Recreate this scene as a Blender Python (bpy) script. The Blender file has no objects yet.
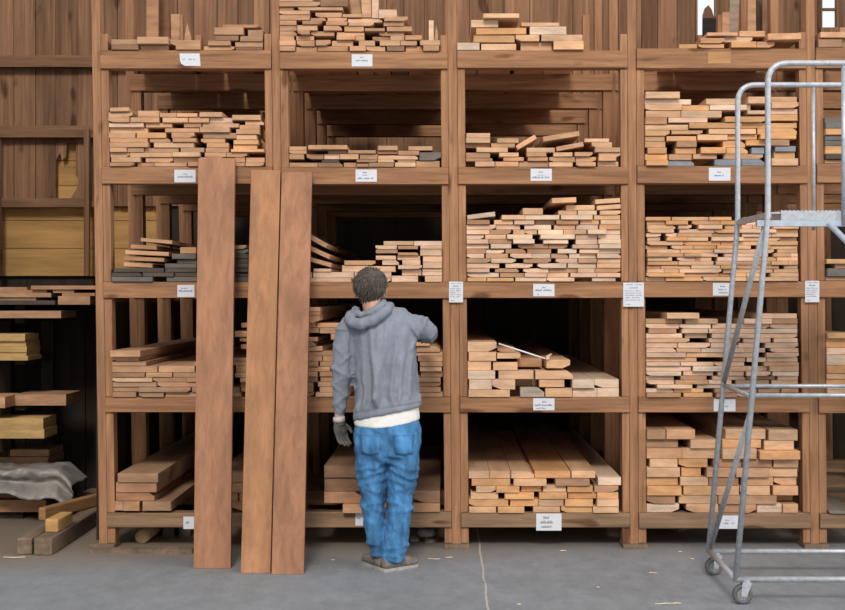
import bpy, bmesh, math, random, re
from mathutils import Vector, Matrix, noise
C = bpy.context.scene.collection
SC = bpy.context.scene
# ------------------------------------------------------------------ camera frame
F, CX, HV, CAMY, CZ = 1264.0, 445.0, 295.0, -8.0, 1.6
def W(u, v, y):
    s = F / (y - CAMY)
    return Vector(((u - CX) / s, y, CZ + (HV - v) / s))
def X(u, y=0.0): return (u - CX) * (y - CAMY) / F
def Z(v, y=0.0): return CZ + (HV - v) * (y - CAMY) / F
cam_d = bpy.data.cameras.new('camera')
cam_d.sensor_width = 36.0; cam_d.lens = 36.0 * F / 845.0
cam_d.shift_x = (422.5 - CX) / 845.0; cam_d.shift_y = -(305.0 - HV) / 845.0
cam_d.clip_end = 200
cam = bpy.data.objects.new('camera', cam_d); C.objects.link(cam)
cam.location = (0, CAMY, CZ); cam.rotation_euler = (math.pi / 2, 0, 0)
SC.camera = cam
vs = SC.view_settings
vs.view_transform = 'Standard'; vs.look = 'None'; vs.gamma = 1.0; vs.use_curve_mapping = False
vs.exposure = 0.25
# ------------------------------------------------------------------ light: open barn front, low daylight from one side
wd = bpy.data.worlds.new('world'); SC.world = wd; wd.use_nodes = True
bg = wd.node_tree.nodes['Background']
bg.inputs[0].default_value = (0.93, 0.965, 1.0, 1); bg.inputs[1].default_value = 0.86
def sun(name, d, strength, angle, col):
    l = bpy.data.lights.new(name, 'SUN'); l.energy = strength; l.angle = math.radians(angle); l.color = col
    o = bpy.data.objects.new(name, l); C.objects.link(o)
    o.rotation_euler = Vector(d).to_track_quat('-Z', 'Y').to_euler(); o.location = (0, -6, 8)
sun('daylight', (0.05, 0.80, -0.60), 1.75, 12, (1.0, 0.93, 0.84))
sun('side_daylight', (-0.86, 0.40, -0.30), 0.75, 14, (1.0, 0.97, 0.94))
# ------------------------------------------------------------------ materials
def new_mat(name):
    m = bpy.data.materials.new(name); m.use_nodes = True
    nt = m.node_tree; b = nt.nodes['Principled BSDF']
    return m, nt, b
def ramp(nt, src, p0, c0, p1, c1):
    r = nt.nodes.new('ShaderNodeValToRGB'); e = r.color_ramp.elements
    e[0].position = p0; e[0].color = (*c0, 1); e[1].position = p1; e[1].color = (*c1, 1)
    nt.links.new(src, r.inputs[0]); return r.outputs[0]
def nz(nt, vec, scale, detail=4, rough=0.6, mscale=None, dist=0.0):
    if mscale is not None:
        mp = nt.nodes.new('ShaderNodeMapping'); mp.inputs['Scale'].default_value = mscale
        nt.links.new(vec, mp.inputs[0]); vec = mp.outputs[0]
    n = nt.nodes.new('ShaderNodeTexNoise'); n.inputs['Scale'].default_value = scale
    n.inputs['Detail'].default_value = detail; n.inputs['Roughness'].default_value = rough
    n.inputs['Distortion'].default_value = dist
    nt.links.new(vec, n.inputs['Vector']); return n.outputs['Fac']
def mul(nt, a, b, fac=1.0, mode='MULTIPLY'):
    x = nt.nodes.new('ShaderNodeMix'); x.data_type = 'RGBA'; x.blend_type = mode
    x.inputs[0].default_value = fac
    for s, i in ((a, 6), (b, 7)):
        if hasattr(s, 'links'): nt.links.new(s, x.inputs[i])
        else: x.inputs[i].default_value = (*s, 1)
    return x.outputs[2]
def wood(name, col=None, grain=(14, 1.2, 60), lo=0.68, hi=1.12, rough=0.8, island=0.0, knots=False, spec=0.3):
    """sawn timber; col None reads the per-board tint"""
    m, nt, b = new_mat(name)
    g = nt.nodes.new('ShaderNodeNewGeometry'); pos = g.outputs['Position']
    a = nz(nt, pos, 1.0, 5, 0.65, grain, 0.6)
    base = None
    if col is None:
        at = nt.nodes.new('ShaderNodeAttribute'); at.attribute_name = 'tint'; base = at.outputs['Color']
    else: base = col
    c1 = ramp(nt, a, 0.3, (lo, lo, lo * 0.97), 0.7, (hi, hi, hi))
    out = mul(nt, base, c1)
    big = nz(nt, pos, 2.3, 3, 0.5, tuple(0.25 + 0.12 * q for q in grain))
    out = mul(nt, out, ramp(nt, big, 0.35, (0.8, 0.77, 0.74), 0.65, (1.1, 1.08, 1.05)))
    if island:
        rr = nt.nodes.new('ShaderNodeMapRange'); rr.inputs['To Min'].default_value = 1 - island; rr.inputs['To Max'].default_value = 1 + island * 0.6
        nt.links.new(g.outputs['Random Per Island'], rr.inputs[0])
        out = mul(nt, out, rr.outputs[0])
    if knots:
        k = nz(nt, pos, 5.0, 1, 0.4, tuple(0.5 + 0.03 * q for q in grain))
        out = mul(nt, out, ramp(nt, k, 0.27, (0.45, 0.36, 0.3), 0.33, (1, 1, 1)))
    nt.links.new(out, b.inputs['Base Color'])
    b.inputs['Roughness'].default_value = rough; b.inputs['Specular IOR Level'].default_value = spec
    bp = nt.nodes.new('ShaderNodeBump'); bp.inputs['Strength'].default_value = 0.25; bp.inputs['Distance'].default_value = 0.004
    nt.links.new(a, bp.inputs['Height']); nt.links.new(bp.outputs[0], b.inputs['Normal'])
    return m
def plain(name, col, rough=0.6, metal=0.0, var=0.12, scale=12.0, bump=0.0, mscale=None):
    m, nt, b = new_mat(name)
    tc = nt.nodes.new('ShaderNodeNewGeometry')
    n = nz(nt, tc.outputs['Position'], scale, 5, 0.6, mscale)
    out = mul(nt, col, ramp(nt, n, 0.3, (1 - var,) * 3, 0.7, (1 + var,) * 3))
    nt.links.new(out, b.inputs['Base Color'])
    b.inputs['Roughness'].default_value = rough; b.inputs['Metallic'].default_value = metal
    if bump:
        bp = nt.nodes.new('ShaderNodeBump'); bp.inputs['Strength'].default_value = 0.5; bp.inputs['Distance'].default_value = bump
        nt.links.new(n, bp.inputs['Height']); nt.links.new(bp.outputs[0], b.inputs['Normal'])
    return m
RACKC = (0.362, 0.186, 0.098)
M = dict(
    board=wood('sawn_board_wood', None, (16, 1.3, 70), 0.84, 1.06),
    post=wood('rack_post_wood', RACKC, (45, 45, 2.2), 0.62, 1.2, knots=True),
    beam=wood('rack_beam_wood', (0.328, 0.166, 0.085), (2.0, 45, 40), 0.58, 1.24, knots=True),
    plank=wood('leaning_plank_wood', (0.335, 0.160, 0.088), (26, 26, 1.1), 0.72, 1.14, rough=0.65),
    plank2=wood('leaning_plank_wood_golden', (0.375, 0.182, 0.088), (26, 26, 1.1), 0.76, 1.1, rough=0.65),
    wall=wood('barn_wall_wood', (0.262, 0.140, 0.080), (26, 26, 0.9), 0.52, 1.2, island=0.32, knots=True, rough=0.9),
    rail=wood('barn_rail_wood', (0.205, 0.112, 0.062), (1.5, 30, 30), 0.6, 1.15, rough=0.9),
    lowbeam=wood('worn_low_beam_wood', (0.265, 0.165, 0.100), (2.0, 45, 40), 0.6, 1.22, knots=True),
    yellow=wood('yellow_board_wood', (0.45, 0.262, 0.095), (1.6, 20, 22), 0.75, 1.1, island=0.12, rough=0.85),
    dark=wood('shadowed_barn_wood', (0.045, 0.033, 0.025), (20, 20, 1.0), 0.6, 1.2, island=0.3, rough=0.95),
    deep_shade=wood('deep_shade_board_wood', (0.022, 0.016, 0.012), (20, 20, 1.0), 0.6, 1.2, island=0.3, rough=0.95),  # near-black boards: deep shade put into the wood colour
    beamgrey=wood('weathered_beam_wood', (0.215, 0.155, 0.11), (22, 1.2, 22), 0.6, 1.15, rough=0.9),
    beamend=wood('weathered_beam_end_wood', (0.12, 0.095, 0.075), (30, 30, 30), 0.7, 1.15, rough=0.95),
    paper=plain('paper', (0.60, 0.61, 0.65), 0.7, 0, 0.03, 30),
    ink=plain('ink', (0.17, 0.18, 0.23), 0.8, 0, 0.05),
    steel=plain('galvanised_steel', (0.42, 0.44, 0.47), 0.45, 0.4, 0.2, 40),
    steelplate=plain('painted_steel_plate', (0.40, 0.45, 0.53), 0.5, 0.3, 0.12, 30),
    rubber=plain('grey_caster_rubber', (0.10, 0.10, 0.10), 0.6, 0, 0.2, 60),
    hub=plain('caster_hub', (0.30, 0.30, 0.31), 0.45, 0.5, 0.15, 60),
    tarp=plain('grey_tarp', (0.235, 0.215, 0.195), 0.5, 0, 0.35, 7, 0.01),
    stone=plain('grey_stone', (0.25, 0.22, 0.19), 0.9, 0, 0.3, 18, 0.01),
    chip=plain('wood_chip', (0.62, 0.5, 0.4), 0.8, 0, 0.1),
    white=plain('white_paint', (0.72, 0.72, 0.72), 0.5, 0, 0.05),
    skin=plain('skin', (0.52, 0.30, 0.215), 0.55, 0, 0.08, 25),
    eye=plain('eye', (0.6, 0.6, 0.6), 0.3, 0, 0.05),
    shirt=plain('white_cotton', (0.70, 0.68, 0.66), 0.9, 0, 0.06, 20, 0.004),
    glove=plain('dark_work_glove', (0.085, 0.075, 0.065), 0.85, 0, 0.45, 40, 0.003),
    glovepatch=plain('glove_cuff', (0.45, 0.42, 0.38), 0.85, 0, 0.2, 40),
    shoe=plain('grey_shoe_suede', (0.16, 0.135, 0.12), 0.9, 0, 0.35, 35, 0.002),
    sole=plain('pale_shoe_sole', (0.33, 0.31, 0.29), 0.7, 0, 0.25, 30),
    denim_dark=plain('denim_seam', (0.06, 0.16, 0.30), 0.9, 0, 0.1),
)
# cloth of the sweatshirt and jeans
def cloth(name, col, var, sc, fine):
    m, nt, b = new_mat(name)
    g = nt.nodes.new('ShaderNodeNewGeometry'); pos = g.outputs['Position']
    n = nz(nt, pos, sc, 4, 0.6, (1, 1, 0.45)); f = nz(nt, pos, fine, 2, 0.6)
    out = mul(nt, col, ramp(nt, n, 0.3, (1 - var,) * 3, 0.72, (1 + var,) * 3))
    out = mul(nt, out, ramp(nt, f, 0.3, (0.9,) * 3, 0.7, (1.1,) * 3))
    nt.links.new(out, b.inputs['Base Color']); b.inputs['Roughness'].default_value = 0.95
    b.inputs['Specular IOR Level'].default_value = 0.15
    b.inputs['Sheen Weight'].default_value = 0.04
    bp = nt.nodes.new('ShaderNodeBump'); bp.inputs['Strength'].default_value = 0.35; bp.inputs['Distance'].default_value = 0.012
    nt.links.new(n, bp.inputs['Height']); nt.links.new(bp.outputs[0], b.inputs['Normal'])
    return m
M['hoodie'] = cloth('grey_fleece', (0.205, 0.225, 0.268), 0.13, 14, 220)
M['jeans'] = cloth('blue_denim', (0.056, 0.172, 0.345), 0.55, 13, 260)
# hair: streaky grey-brown
def hair_mat():
    m, nt, b = new_mat('grey_brown_hair')
    tc = nt.nodes.new('ShaderNodeTexCoord')
    n = nz(nt, tc.outputs['Object'], 1.0, 5, 0.7, (150, 150, 22), 1.0)
    c = ramp(nt, n, 0.36, (0.028, 0.020, 0.016), 0.76, (0.22, 0.18, 0.15))
    nt.links.new(c, b.inputs['Base Color']); b.inputs['Roughness'].default_value = 0.6
    bp = nt.nodes.new('ShaderNodeBump'); bp.inputs['Strength'].default_value = 0.8; bp.inputs['Distance'].default_value = 0.01
    nt.links.new(n, bp.inputs['Height']); nt.links.new(bp.outputs[0], b.inputs['Normal'])
    return m
M['hair'] = hair_mat()
# concrete floor: worn grey, sawdust trodden in along the rack, a pale joint line
def floor_mat():
    m, nt, b = new_mat('worn_concrete')
    g = nt.nodes.new('ShaderNodeNewGeometry'); pos = g.outputs['Position']
    n1 = nz(nt, pos, 0.9, 6, 0.62); n2 = nz(nt, pos, 9.0, 6, 0.7, (1, 0.55, 1)); n3 = nz(nt, pos, 60, 3, 0.6)
    c = mul(nt, (0.226, 0.240, 0.258), ramp(nt, n1, 0.3, (0.86, 0.85, 0.82), 0.7, (1.10, 1.11, 1.14)))
    c = mul(nt, c, ramp(nt, n2, 0.32, (0.80, 0.80, 0.81), 0.66, (1.10, 1.09, 1.08)))
    c = mul(nt, c, ramp(nt, n3, 0.3, (0.93,) * 3, 0.7, (1.06,) * 3))
    sx = nt.nodes.new('ShaderNodeSeparateXYZ'); nt.links.new(pos, sx.inputs[0])
    def math_(op, a, bb, cc=None):
        q = nt.nodes.new('ShaderNodeMath'); q.operation = op
        for i, s in enumerate((a, bb, cc)):
            if s is None: continue
            if hasattr(s, 'links'): nt.links.new(s, q.inputs[i])
            else: q.inputs[i].default_value = s
        return q.outputs[0]
    # sawdust: grows towards the rack with a ragged edge, reaching further forward at the left
    e = math_('ADD', math_('MULTIPLY', sx.outputs[0], -0.16), sx.outputs[1])
    e = math_('ADD', e, math_('MULTIPLY', n1, 0.8))
    e = math_('ADD', e, math_('MULTIPLY', n2, 0.35))
    mr = nt.nodes.new('ShaderNodeMapRange'); mr.interpolation_type = 'SMOOTHSTEP'
    mr.inputs['From Min'].default_value = 0.0; mr.inputs['From Max'].default_value = 0.95; nt.links.new(e, mr.inputs[0])
    mx = nt.nodes.new('ShaderNodeMix'); mx.data_type = 'RGBA'
    nt.links.new(mr.outputs[0], mx.inputs[0]); nt.links.new(c, mx.inputs[6]); mx.inputs[7].default_value = (0.20, 0.155, 0.115, 1)
    c = mx.outputs[2]
    # joint
    wob = math_('MULTIPLY', math_('SUBTRACT', nz(nt, pos, 3.0, 3, 0.6), 0.5), 0.03)
    dx = math_('ABSOLUTE', math_('SUBTRACT', math_('ADD', sx.outputs[0], wob), 0.22), 0)
    ln = math_('LESS_THAN', dx, 0.0055)
    ln = math_('MULTIPLY', ln, math_('GREATER_THAN', n2, 0.40))
    mx2 = nt.nodes.new('ShaderNodeMix'); mx2.data_type = 'RGBA'
    nt.links.new(ln, mx2.inputs[0]); nt.links.new(c, mx2.inputs[6]); mx2.inputs[7].default_value = (0.42, 0.39, 0.36, 1)
    nt.links.new(mx2.outputs[2], b.inputs['Base Color'])
    b.inputs['Roughness'].default_value = 0.72
    bp = nt.nodes.new('ShaderNodeBump'); bp.inputs['Strength'].default_value = 0.15; bp.inputs['Distance'].default_value = 0.01
    nt.links.new(n2, bp.inputs['Height']); nt.links.new(bp.outputs[0], b.inputs['Normal'])
    return m
M['floor'] = floor_mat()
# ------------------------------------------------------------------ mesh helpers
def hexa(bm, p):
    """eight corners: bottom ring 0-3, top ring 4-7 (both counter-clockwise from above)"""
    v = [bm.verts.new(q) for q in p]
    for f in ((3, 2, 1, 0), (4, 5, 6, 7), (0, 1, 5, 4), (1, 2, 6, 5), (2, 3, 7, 6), (3, 0, 4, 7)):
        bm.faces.new([v[i] for i in f])
    return v
def box(bm, x0, x1, y0, y1, z0, z1):
    return hexa(bm, [(x0, y0, z0), (x1, y0, z0), (x1, y1, z0), (x0, y1, z0), (x0, y0, z1), (x1, y0, z1), (x1, y1, z1), (x0, y1, z1)])
def prism(bm, poly, y0, y1):
    """xz outline (counter-clockwise seen from -y) pushed from y0 to y1"""
    a = [bm.verts.new((x, y0, z)) for x, z in poly]; b = [bm.verts.new((x, y1, z)) for x, z in poly]
    n = len(poly)
    bm.faces.new(a); bm.faces.new(b[::-1])
    for i in range(n):
        j = (i + 1) % n
        bm.faces.new((a[j], a[i], b[i], b[j]))
def frame_of(t):
    t = t.normalized(); r = Vector((0, 0, 1)) if abs(t.z) < 0.9 else Vector((0, 1, 0))
    a = t.cross(r).normalized(); return a, t.cross(a).normalized()
def tube(bm, pts, r, seg=12, cap=True):
    pts = [Vector(p) for p in pts]; n = len(pts)
    rs = r if isinstance(r, (list, tuple)) else [r] * n
    rings = []; a = None
    for i, p in enumerate(pts):
        t = (pts[min(i + 1, n - 1)] - pts[max(i - 1, 0)]).normalized()
        if a is None: a, b = frame_of(t)
        else:
            a = (a - t * a.dot(t)).normalized(); b = t.cross(a)
        rr = rs[i] if isinstance(rs[i], tuple) else (rs[i], rs[i])
        rings.append([bm.verts.new(p + a * math.cos(k * 2 * math.pi / seg) * rr[0] + b * math.sin(k * 2 * math.pi / seg) * rr[1]) for k in range(seg)])
    for q, s in zip(rings, rings[1:]):
        for k in range(seg):
            bm.faces.new((q[k], q[(k + 1) % seg], s[(k + 1) % seg], s[k]))
    if cap: bm.faces.new(rings[0][::-1]); bm.faces.new(rings[-1])
def bend(p0, p1, p2, rad, n=6):
    """points of a rounded corner at p1"""
    p0, p1, p2 = Vector(p0), Vector(p1), Vector(p2)
    a = p1 + (p0 - p1).normalized() * rad; c = p1 + (p2 - p1).normalized() * rad
    return [(a * (1 - t) ** 2 + p1 * 2 * t * (1 - t) + c * t * t) for t in [i / n for i in range(n + 1)]]
def obj(name, bm, mat, parent=None, smooth=False, loc=None, bevel=0.0, tint=None):
    bmesh.ops.recalc_face_normals(bm, faces=bm.faces[:])
    me = bpy.data.meshes.new(name); bm.to_mesh(me); bm.free()
    for m in (mat if isinstance(mat, (list, tuple)) else [mat]): me.materials.append(m)
    if tint is not None:
        at = me.color_attributes.new('tint', 'FLOAT_COLOR', 'POINT')
        at.data.foreach_set('color', list((*tint, 1.0)) * len(me.vertices))
    if smooth: me.polygons.foreach_set('use_smooth', [True] * len(me.polygons))
    o = bpy.data.objects.new(name, me); C.objects.link(o)
    if loc is not None: o.location = loc
    if parent is not None: o.parent = parent
    if bevel:
        md = o.modifiers.new('bevel', 'BEVEL'); md.width = bevel; md.segments = 2; md.limit_method = 'ANGLE'
    return o
def tag(o, label, cat, group=None, kind=None):
    o['label'] = label; o['category'] = cat
    if group: o['group'] = group
    if kind: o['kind'] = kind
    return o
def struct(o):
    o['kind'] = 'structure'; return o
def empty(name, loc, label, cat, group=None):
    o = bpy.data.objects.new(name, None); C.objects.link(o); o.location = loc; o.empty_display_size = 0.1
    return tag(o, label, cat, group)
def local(bm, root):
    bmesh.ops.translate(bm, verts=bm.verts[:], vec=-Vector(root.location)); return bm
R = random.Random(7)
# ------------------------------------------------------------------ setting
bm = bmesh.new(); box(bm, -7, 7, -10, 8, -0.1, 0); struct(obj('floor', bm, M['floor']))
YW = 3.9
S_W = F / (YW + 8)
def wx(u): return (u - CX) / S_W
def wz(v): return CZ + (HV - v) / S_W
ZB = wz(206)                                            # foot of the upright boarding
def plank_wall(bm, x0, x1, z0, z1, y, holes=()):
    x = x0
    rr = random.Random(int(x0 * 100) + 5)
    while x < x1 - 0.02:
        w = min(rr.uniform(0.14, 0.24), x1 - x)
        zz0, zz1 = z0, z1
        cut = None
        for h in holes:
            if x + w * 0.5 > h[0] and x + w * 0.5 < h[1]: cut = h
        yy = y + rr.uniform(-0.008, 0.008)
        if cut:
            if cut[2] > zz0: box(bm, x + 0.003, x + w - 0.003, yy, yy + 0.025, zz0, cut[2] + rr.uniform(-0.05, 0.05))
            if cut[3] < zz1: box(bm, x + 0.003, x + w - 0.003, yy, yy + 0.025, cut[3], zz1)
        else:
            box(bm, x + 0.003, x + w - 0.003, yy, yy + 0.025, zz0, zz1)
        x += w
bm = bmesh.new()
xl, xr = -4.6, 4.6
# left bay panel with its broken board, then the rest with the gap and the window
hx0, hx1 = wx(56), wx(78)
plank_wall(bm, xl, hx0, ZB, 5.6, YW)
box(bm, hx0, hx1, YW, YW + 0.025, wz(143), 5.6)                                # above the break
prism(bm, [(hx0, wz(143)), (hx0, wz(160)), (wx(60), wz(153)), (wx(62), wz(160)), (wx(66), wz(157)), (wx(67), wz(143))], YW, YW + 0.025)
prism(bm, [(wx(76), wz(143)), (wx(75.6), wz(175)), (hx1, wz(178)), (hx1, wz(143))], YW, YW + 0.025)
prism(bm, [(wx(66), wz(206)), (hx1, wz(206)), (hx1, wz(186))], YW, YW + 0.025)
plank_wall(bm, hx1, wx(698), ZB, 5.6, YW)
gx0, gx1 = wx(698), wx(717)
box(bm, gx0 + 0.002, gx1, YW, YW + 0.025, ZB, wz(40))
prism(bm, [(wx(702.6), wz(40)), (gx1, wz(40)), (gx1, 5.6), (wx(714.6), 5.6), (wx(714.4), wz(18)), (wx(711.5), wz(9)), (wx(708.5), wz(5)), (wx(705), wz(8)), (wx(702.8), wz(15))], YW, YW + 0.025)
kx0, kx1, kz0, kz1 = wx(820), wx(838), wz(28), wz(-22)
plank_wall(bm, gx1, kx0, ZB, 5.6, YW)
box(bm, kx0, kx1, YW, YW + 0.025, ZB, kz0); box(bm, kx0, kx1, YW, YW + 0.025, kz1, 5.6)
plank_wall(bm, kx1, xr, ZB, 5.6, YW)
for a_, b_, c_, d_ in ((xl, hx0, ZB, 5.6), (hx0, hx1, wz(143), 5.6), (hx1, wx(698), ZB, 5.6), (wx(698), gx1, ZB, wz(40)), (gx1, kx0, ZB, 5.6), (kx0, kx1, ZB, kz0), (kx0, kx1, kz1, 5.6), (kx1, xr, ZB, 5.6)):
    box(bm, a_, b_, YW + 0.036, YW + 0.05, c_, d_)
struct(obj('wall_back', bm, M['wall']))
# window in the fifth bay
bm = bmesh.new(); t = 0.035
box(bm, kx0, kx0 + t * 0.5, YW - 0.02, YW + 0.05, kz0, kz1); box(bm, kx1 - t * 0.5, kx1, YW - 0.02, YW + 0.05, kz0, kz1)
box(bm, kx0, kx1, YW - 0.03, YW + 0.05, kz0 - 0.05, kz0); box(bm, kx0, kx1, YW - 0.02, YW + 0.05, kz1, kz1 + t)
box(bm, kx0, kx1, YW, YW + 0.03, wz(10.5), wz(8))
struct(obj('window_1', bm, M['wall']))
# horizontal yellowish boarding behind and below it
bm = bmesh.new()
z = wz(276)
edges = [wz(276), wz(248), wz(220), wz(207), wz(185), wz(160), wz(135)]
for a, b_ in zip(edges, edges[1:]):
    box(bm, xl, wx(170), YW + 0.07, YW + 0.09, a + 0.003, b_ - 0.003)
box(bm, xl, wx(170), YW + 0.095, YW + 0.11, edges[0], edges[-1])
struct(obj('trim_1', bm, M['yellow']))
# rails and studs on the boarding of the left bay
def trim(i, u0, u1, v0, v1, y0=YW - 0.09, y1=YW - 0.001, mat='rail'):
    bm = bmesh.new(); box(bm, wx(u0), wx(u1), y0, y1, wz(v1), wz(v0)); return struct(obj('trim_%d' % i, bm, M[mat]))
trim(2, -60, 260, 57, 68.5); trim(3, -60, 260, 127, 138.5); trim(4, -60, 110, 198.5, 207.5, YW - 0.05)
trim(5, -3, 3, 138.6, 276, YW - 0.11, YW - 0.02, 'wall'); trim(6, 88, 93, 131, 276, YW - 0.14, YW - 0.092, 'wall')
# dark lower storey behind: floor slab above it, far wall, side walls
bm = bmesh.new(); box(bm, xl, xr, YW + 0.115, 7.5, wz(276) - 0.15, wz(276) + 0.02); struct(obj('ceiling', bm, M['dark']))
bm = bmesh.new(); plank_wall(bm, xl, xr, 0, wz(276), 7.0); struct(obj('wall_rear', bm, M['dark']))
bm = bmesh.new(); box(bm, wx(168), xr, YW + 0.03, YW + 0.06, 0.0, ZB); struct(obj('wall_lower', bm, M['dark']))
bm = bmesh.new(); plank_wall(bm, xl, -2.262, 0.0, 1.49, 1.75); box(bm, xl, -2.262, 1.79, 1.80, 0, 1.49); struct(obj('shade_wall', bm, M['deep_shade']))  # added dark wall, stops sunlight reaching the floor behind the left piles
bm = bmesh.new(); plank_wall_x = -2.262; box(bm, plank_wall_x, plank_wall_x + 0.018, 0.2, YW, 0.0, 1.55); struct(obj('shade_divider', bm, M['dark']))  # partition added to keep light off the sides of the left-bay timber
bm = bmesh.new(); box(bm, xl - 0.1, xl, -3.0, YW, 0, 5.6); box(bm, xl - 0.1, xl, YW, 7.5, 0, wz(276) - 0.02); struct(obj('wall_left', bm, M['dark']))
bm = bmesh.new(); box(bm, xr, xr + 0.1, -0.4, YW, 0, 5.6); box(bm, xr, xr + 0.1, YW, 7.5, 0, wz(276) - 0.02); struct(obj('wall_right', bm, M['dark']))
# ------------------------------------------------------------------ the rack
VT, VB = -75.0, 545.0
POST = [(91.0, 99.2, 8.4), (271.0, 277.0, 8.2), (447.4, 452.0, 9.0), (627.2, 630.0, 8.6), (805.7, 810.6, 8.8), (983.0, 988.0, 8.8)]
def pu(i, v):                                                      # left edge of post i at picture height v
    a, b_, w = POST[i]; t = v / 545.0
    return a + (b_ - a) * t
JL, JR = 7.3, 7.8
ROWS = [[(50.8, 69), (167, 184), (282, 298), (397, 412), (512.5, 527)],
        [(52.2, 69.2), (167.6, 184.5), (282.3, 298.3), (396.8, 412.3), (511.5, 527)],
        [(51.0, 68.3), (167.3, 184.3), (281.8, 298), (397, 412.2), (512.5, 527)],
        [(49.0, 68.8), (166.3, 183.6), (281.4, 297.2), (397.2, 412.2), (512.6, 528)],
        [(48.0, 68.4), (164.0, 183.0), (281.0, 297.5), (396.5, 413), (513.5, 528)]]
rack = empty('lumber_rack', (0, 0, 0), 'brown timber lumber rack of five shelves filling the back of the barn', 'rack')
YS = [0.0, 0.86, 1.72, 2.56, 3.38]
def leanbox(bm, uT0, uT1, vT, uB0, uB1, vB, y0, y1, dy):
    """upright member given by its picture edges at the front plane, moved back by dy"""
    a0, a1, b0, b1 = X(uT0), X(uT1), X(uB0), X(uB1); zt, zb = Z(vT), max(Z(vB), 0.0)
    hexa(bm, [(b0, y0 + dy, zb), (b1, y0 + dy, zb), (b1, y1 + dy, zb), (b0, y1 + dy, zb), (a0, y0 + dy, zt), (a1, y0 + dy, zt), (a1, y1 + dy, zt), (a0, y1 + dy, zt)])
for k, dy in enumerate(YS):
    for i in range(6):
        w = POST[i][2]
        bm = bmesh.new(); leanbox(bm, pu(i, VT), pu(i, VT) + w, VT, pu(i, 547), pu(i, 547) + w, 547, 0.0, 0.105, dy)
        obj('post', bm, M['post'], rack, bevel=0.004 if k == 0 else 0)
    for b in range(5):
        for r in range(5):
            vt, vb = ROWS[b][r]
            bm = bmesh.new()
            x0, x1 = X(pu(b, vt) + POST[b][2]), X(pu(b + 1, vt))
            if k: x0 -= 0.02; x1 += 0.02
            box(bm, x0 + 0.002, x1 - 0.002, -0.018 + dy, 0.085 + dy, Z(vb), Z(vt))
            obj('shelf_beam' if k == 0 else 'bearer', bm, M['lowbeam' if r == 4 else 'beam'], rack, bevel=0.004 if k == 0 else 0)
        # jack studs carrying the beams beside each post
        segs = []
        if k == 0:
            for r in range(5):
                vt = ROWS[b][r][1] + 0.2
                vb = ROWS[b][r + 1][0] - 0.2 if r < 4 else 543
                segs.append((vt, vb))
            segs.append((ROWS[b][0][0] - 17, ROWS[b][0][0] - 0.2))
        else: segs = [(ROWS[b][0][0] + 0.6, 547)]
        stub = len(segs) - 1 if k == 0 else -1
        for si, (vt, vb) in enumerate(segs):
            for side in (0, 1):
                if si == stub and side == 0 and b: continue
                bm = bmesh.new()
                if side == 0:
                    e = lambda v: pu(b, v) + POST[b][2]
                    leanbox(bm, e(vt) + 0.2, e(vt) + JR, vt, e(vb) + 0.2, e(vb) + JR, vb, 0.0, 0.09, dy)
                else:
                    e = lambda v: pu(b + 1, v)
                    leanbox(bm, e(vt) - JL, e(vt) - 0.2, vt, e(vb) - JL, e(vb) - 0.2, vb, 0.0, 0.09, dy)
                obj('jack_stud', bm, M['post'], rack, bevel=0.003 if k == 0 else 0)
for i in range(6):                                                   # sole blocks under the front uprights
    bm = bmesh.new(); u = pu(i, 545)
    box(bm, X(u - JL - 0.6), X(u + POST[i][2] + JR + 0.6), -0.045, 0.12, 0.0, Z(543.4)); obj('sole_block', bm, M['beamgrey'], rack, bevel=0.004)
# ------------------------------------------------------------------ timber in the rack
# each line is one layer from the bottom up: usual top and bottom, then boards as left,right[,top,bottom][look][tilt], five units to the picture unit
ORD = 'first second third fourth fifth sixth seventh eighth ninth tenth eleventh twelfth thirteenth fourteenth fifteenth sixteenth seventeenth eighteenth nineteenth twentieth'.split()
TINT = dict(v=(0.40, 0.325, 0.265), t=(0.545, 0.310, 0.180), p=(0.657, 0.435, 0.310), o=(0.625, 0.345, 0.165), r=(0.404, 0.220, 0.127), b=(0.230, 0.245, 0.290), m=(0.263, 0.148, 0.089),  # m: darker brown wood with shade put into its tint
            g=(0.155, 0.140, 0.125), d=(0.085, 0.068, 0.056), n=(0.434, 0.253, 0.150), y=(0.628, 0.392, 0.240), w=(0.690, 0.510, 0.385))
WORD = dict(v='greyish', m='dark brown', t='tan', p='pale', o='orange-tan', r='reddish', b='blue-grey', g='grey', d='dark', n='brown', y='honey-coloured', w='whitish')
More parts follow.
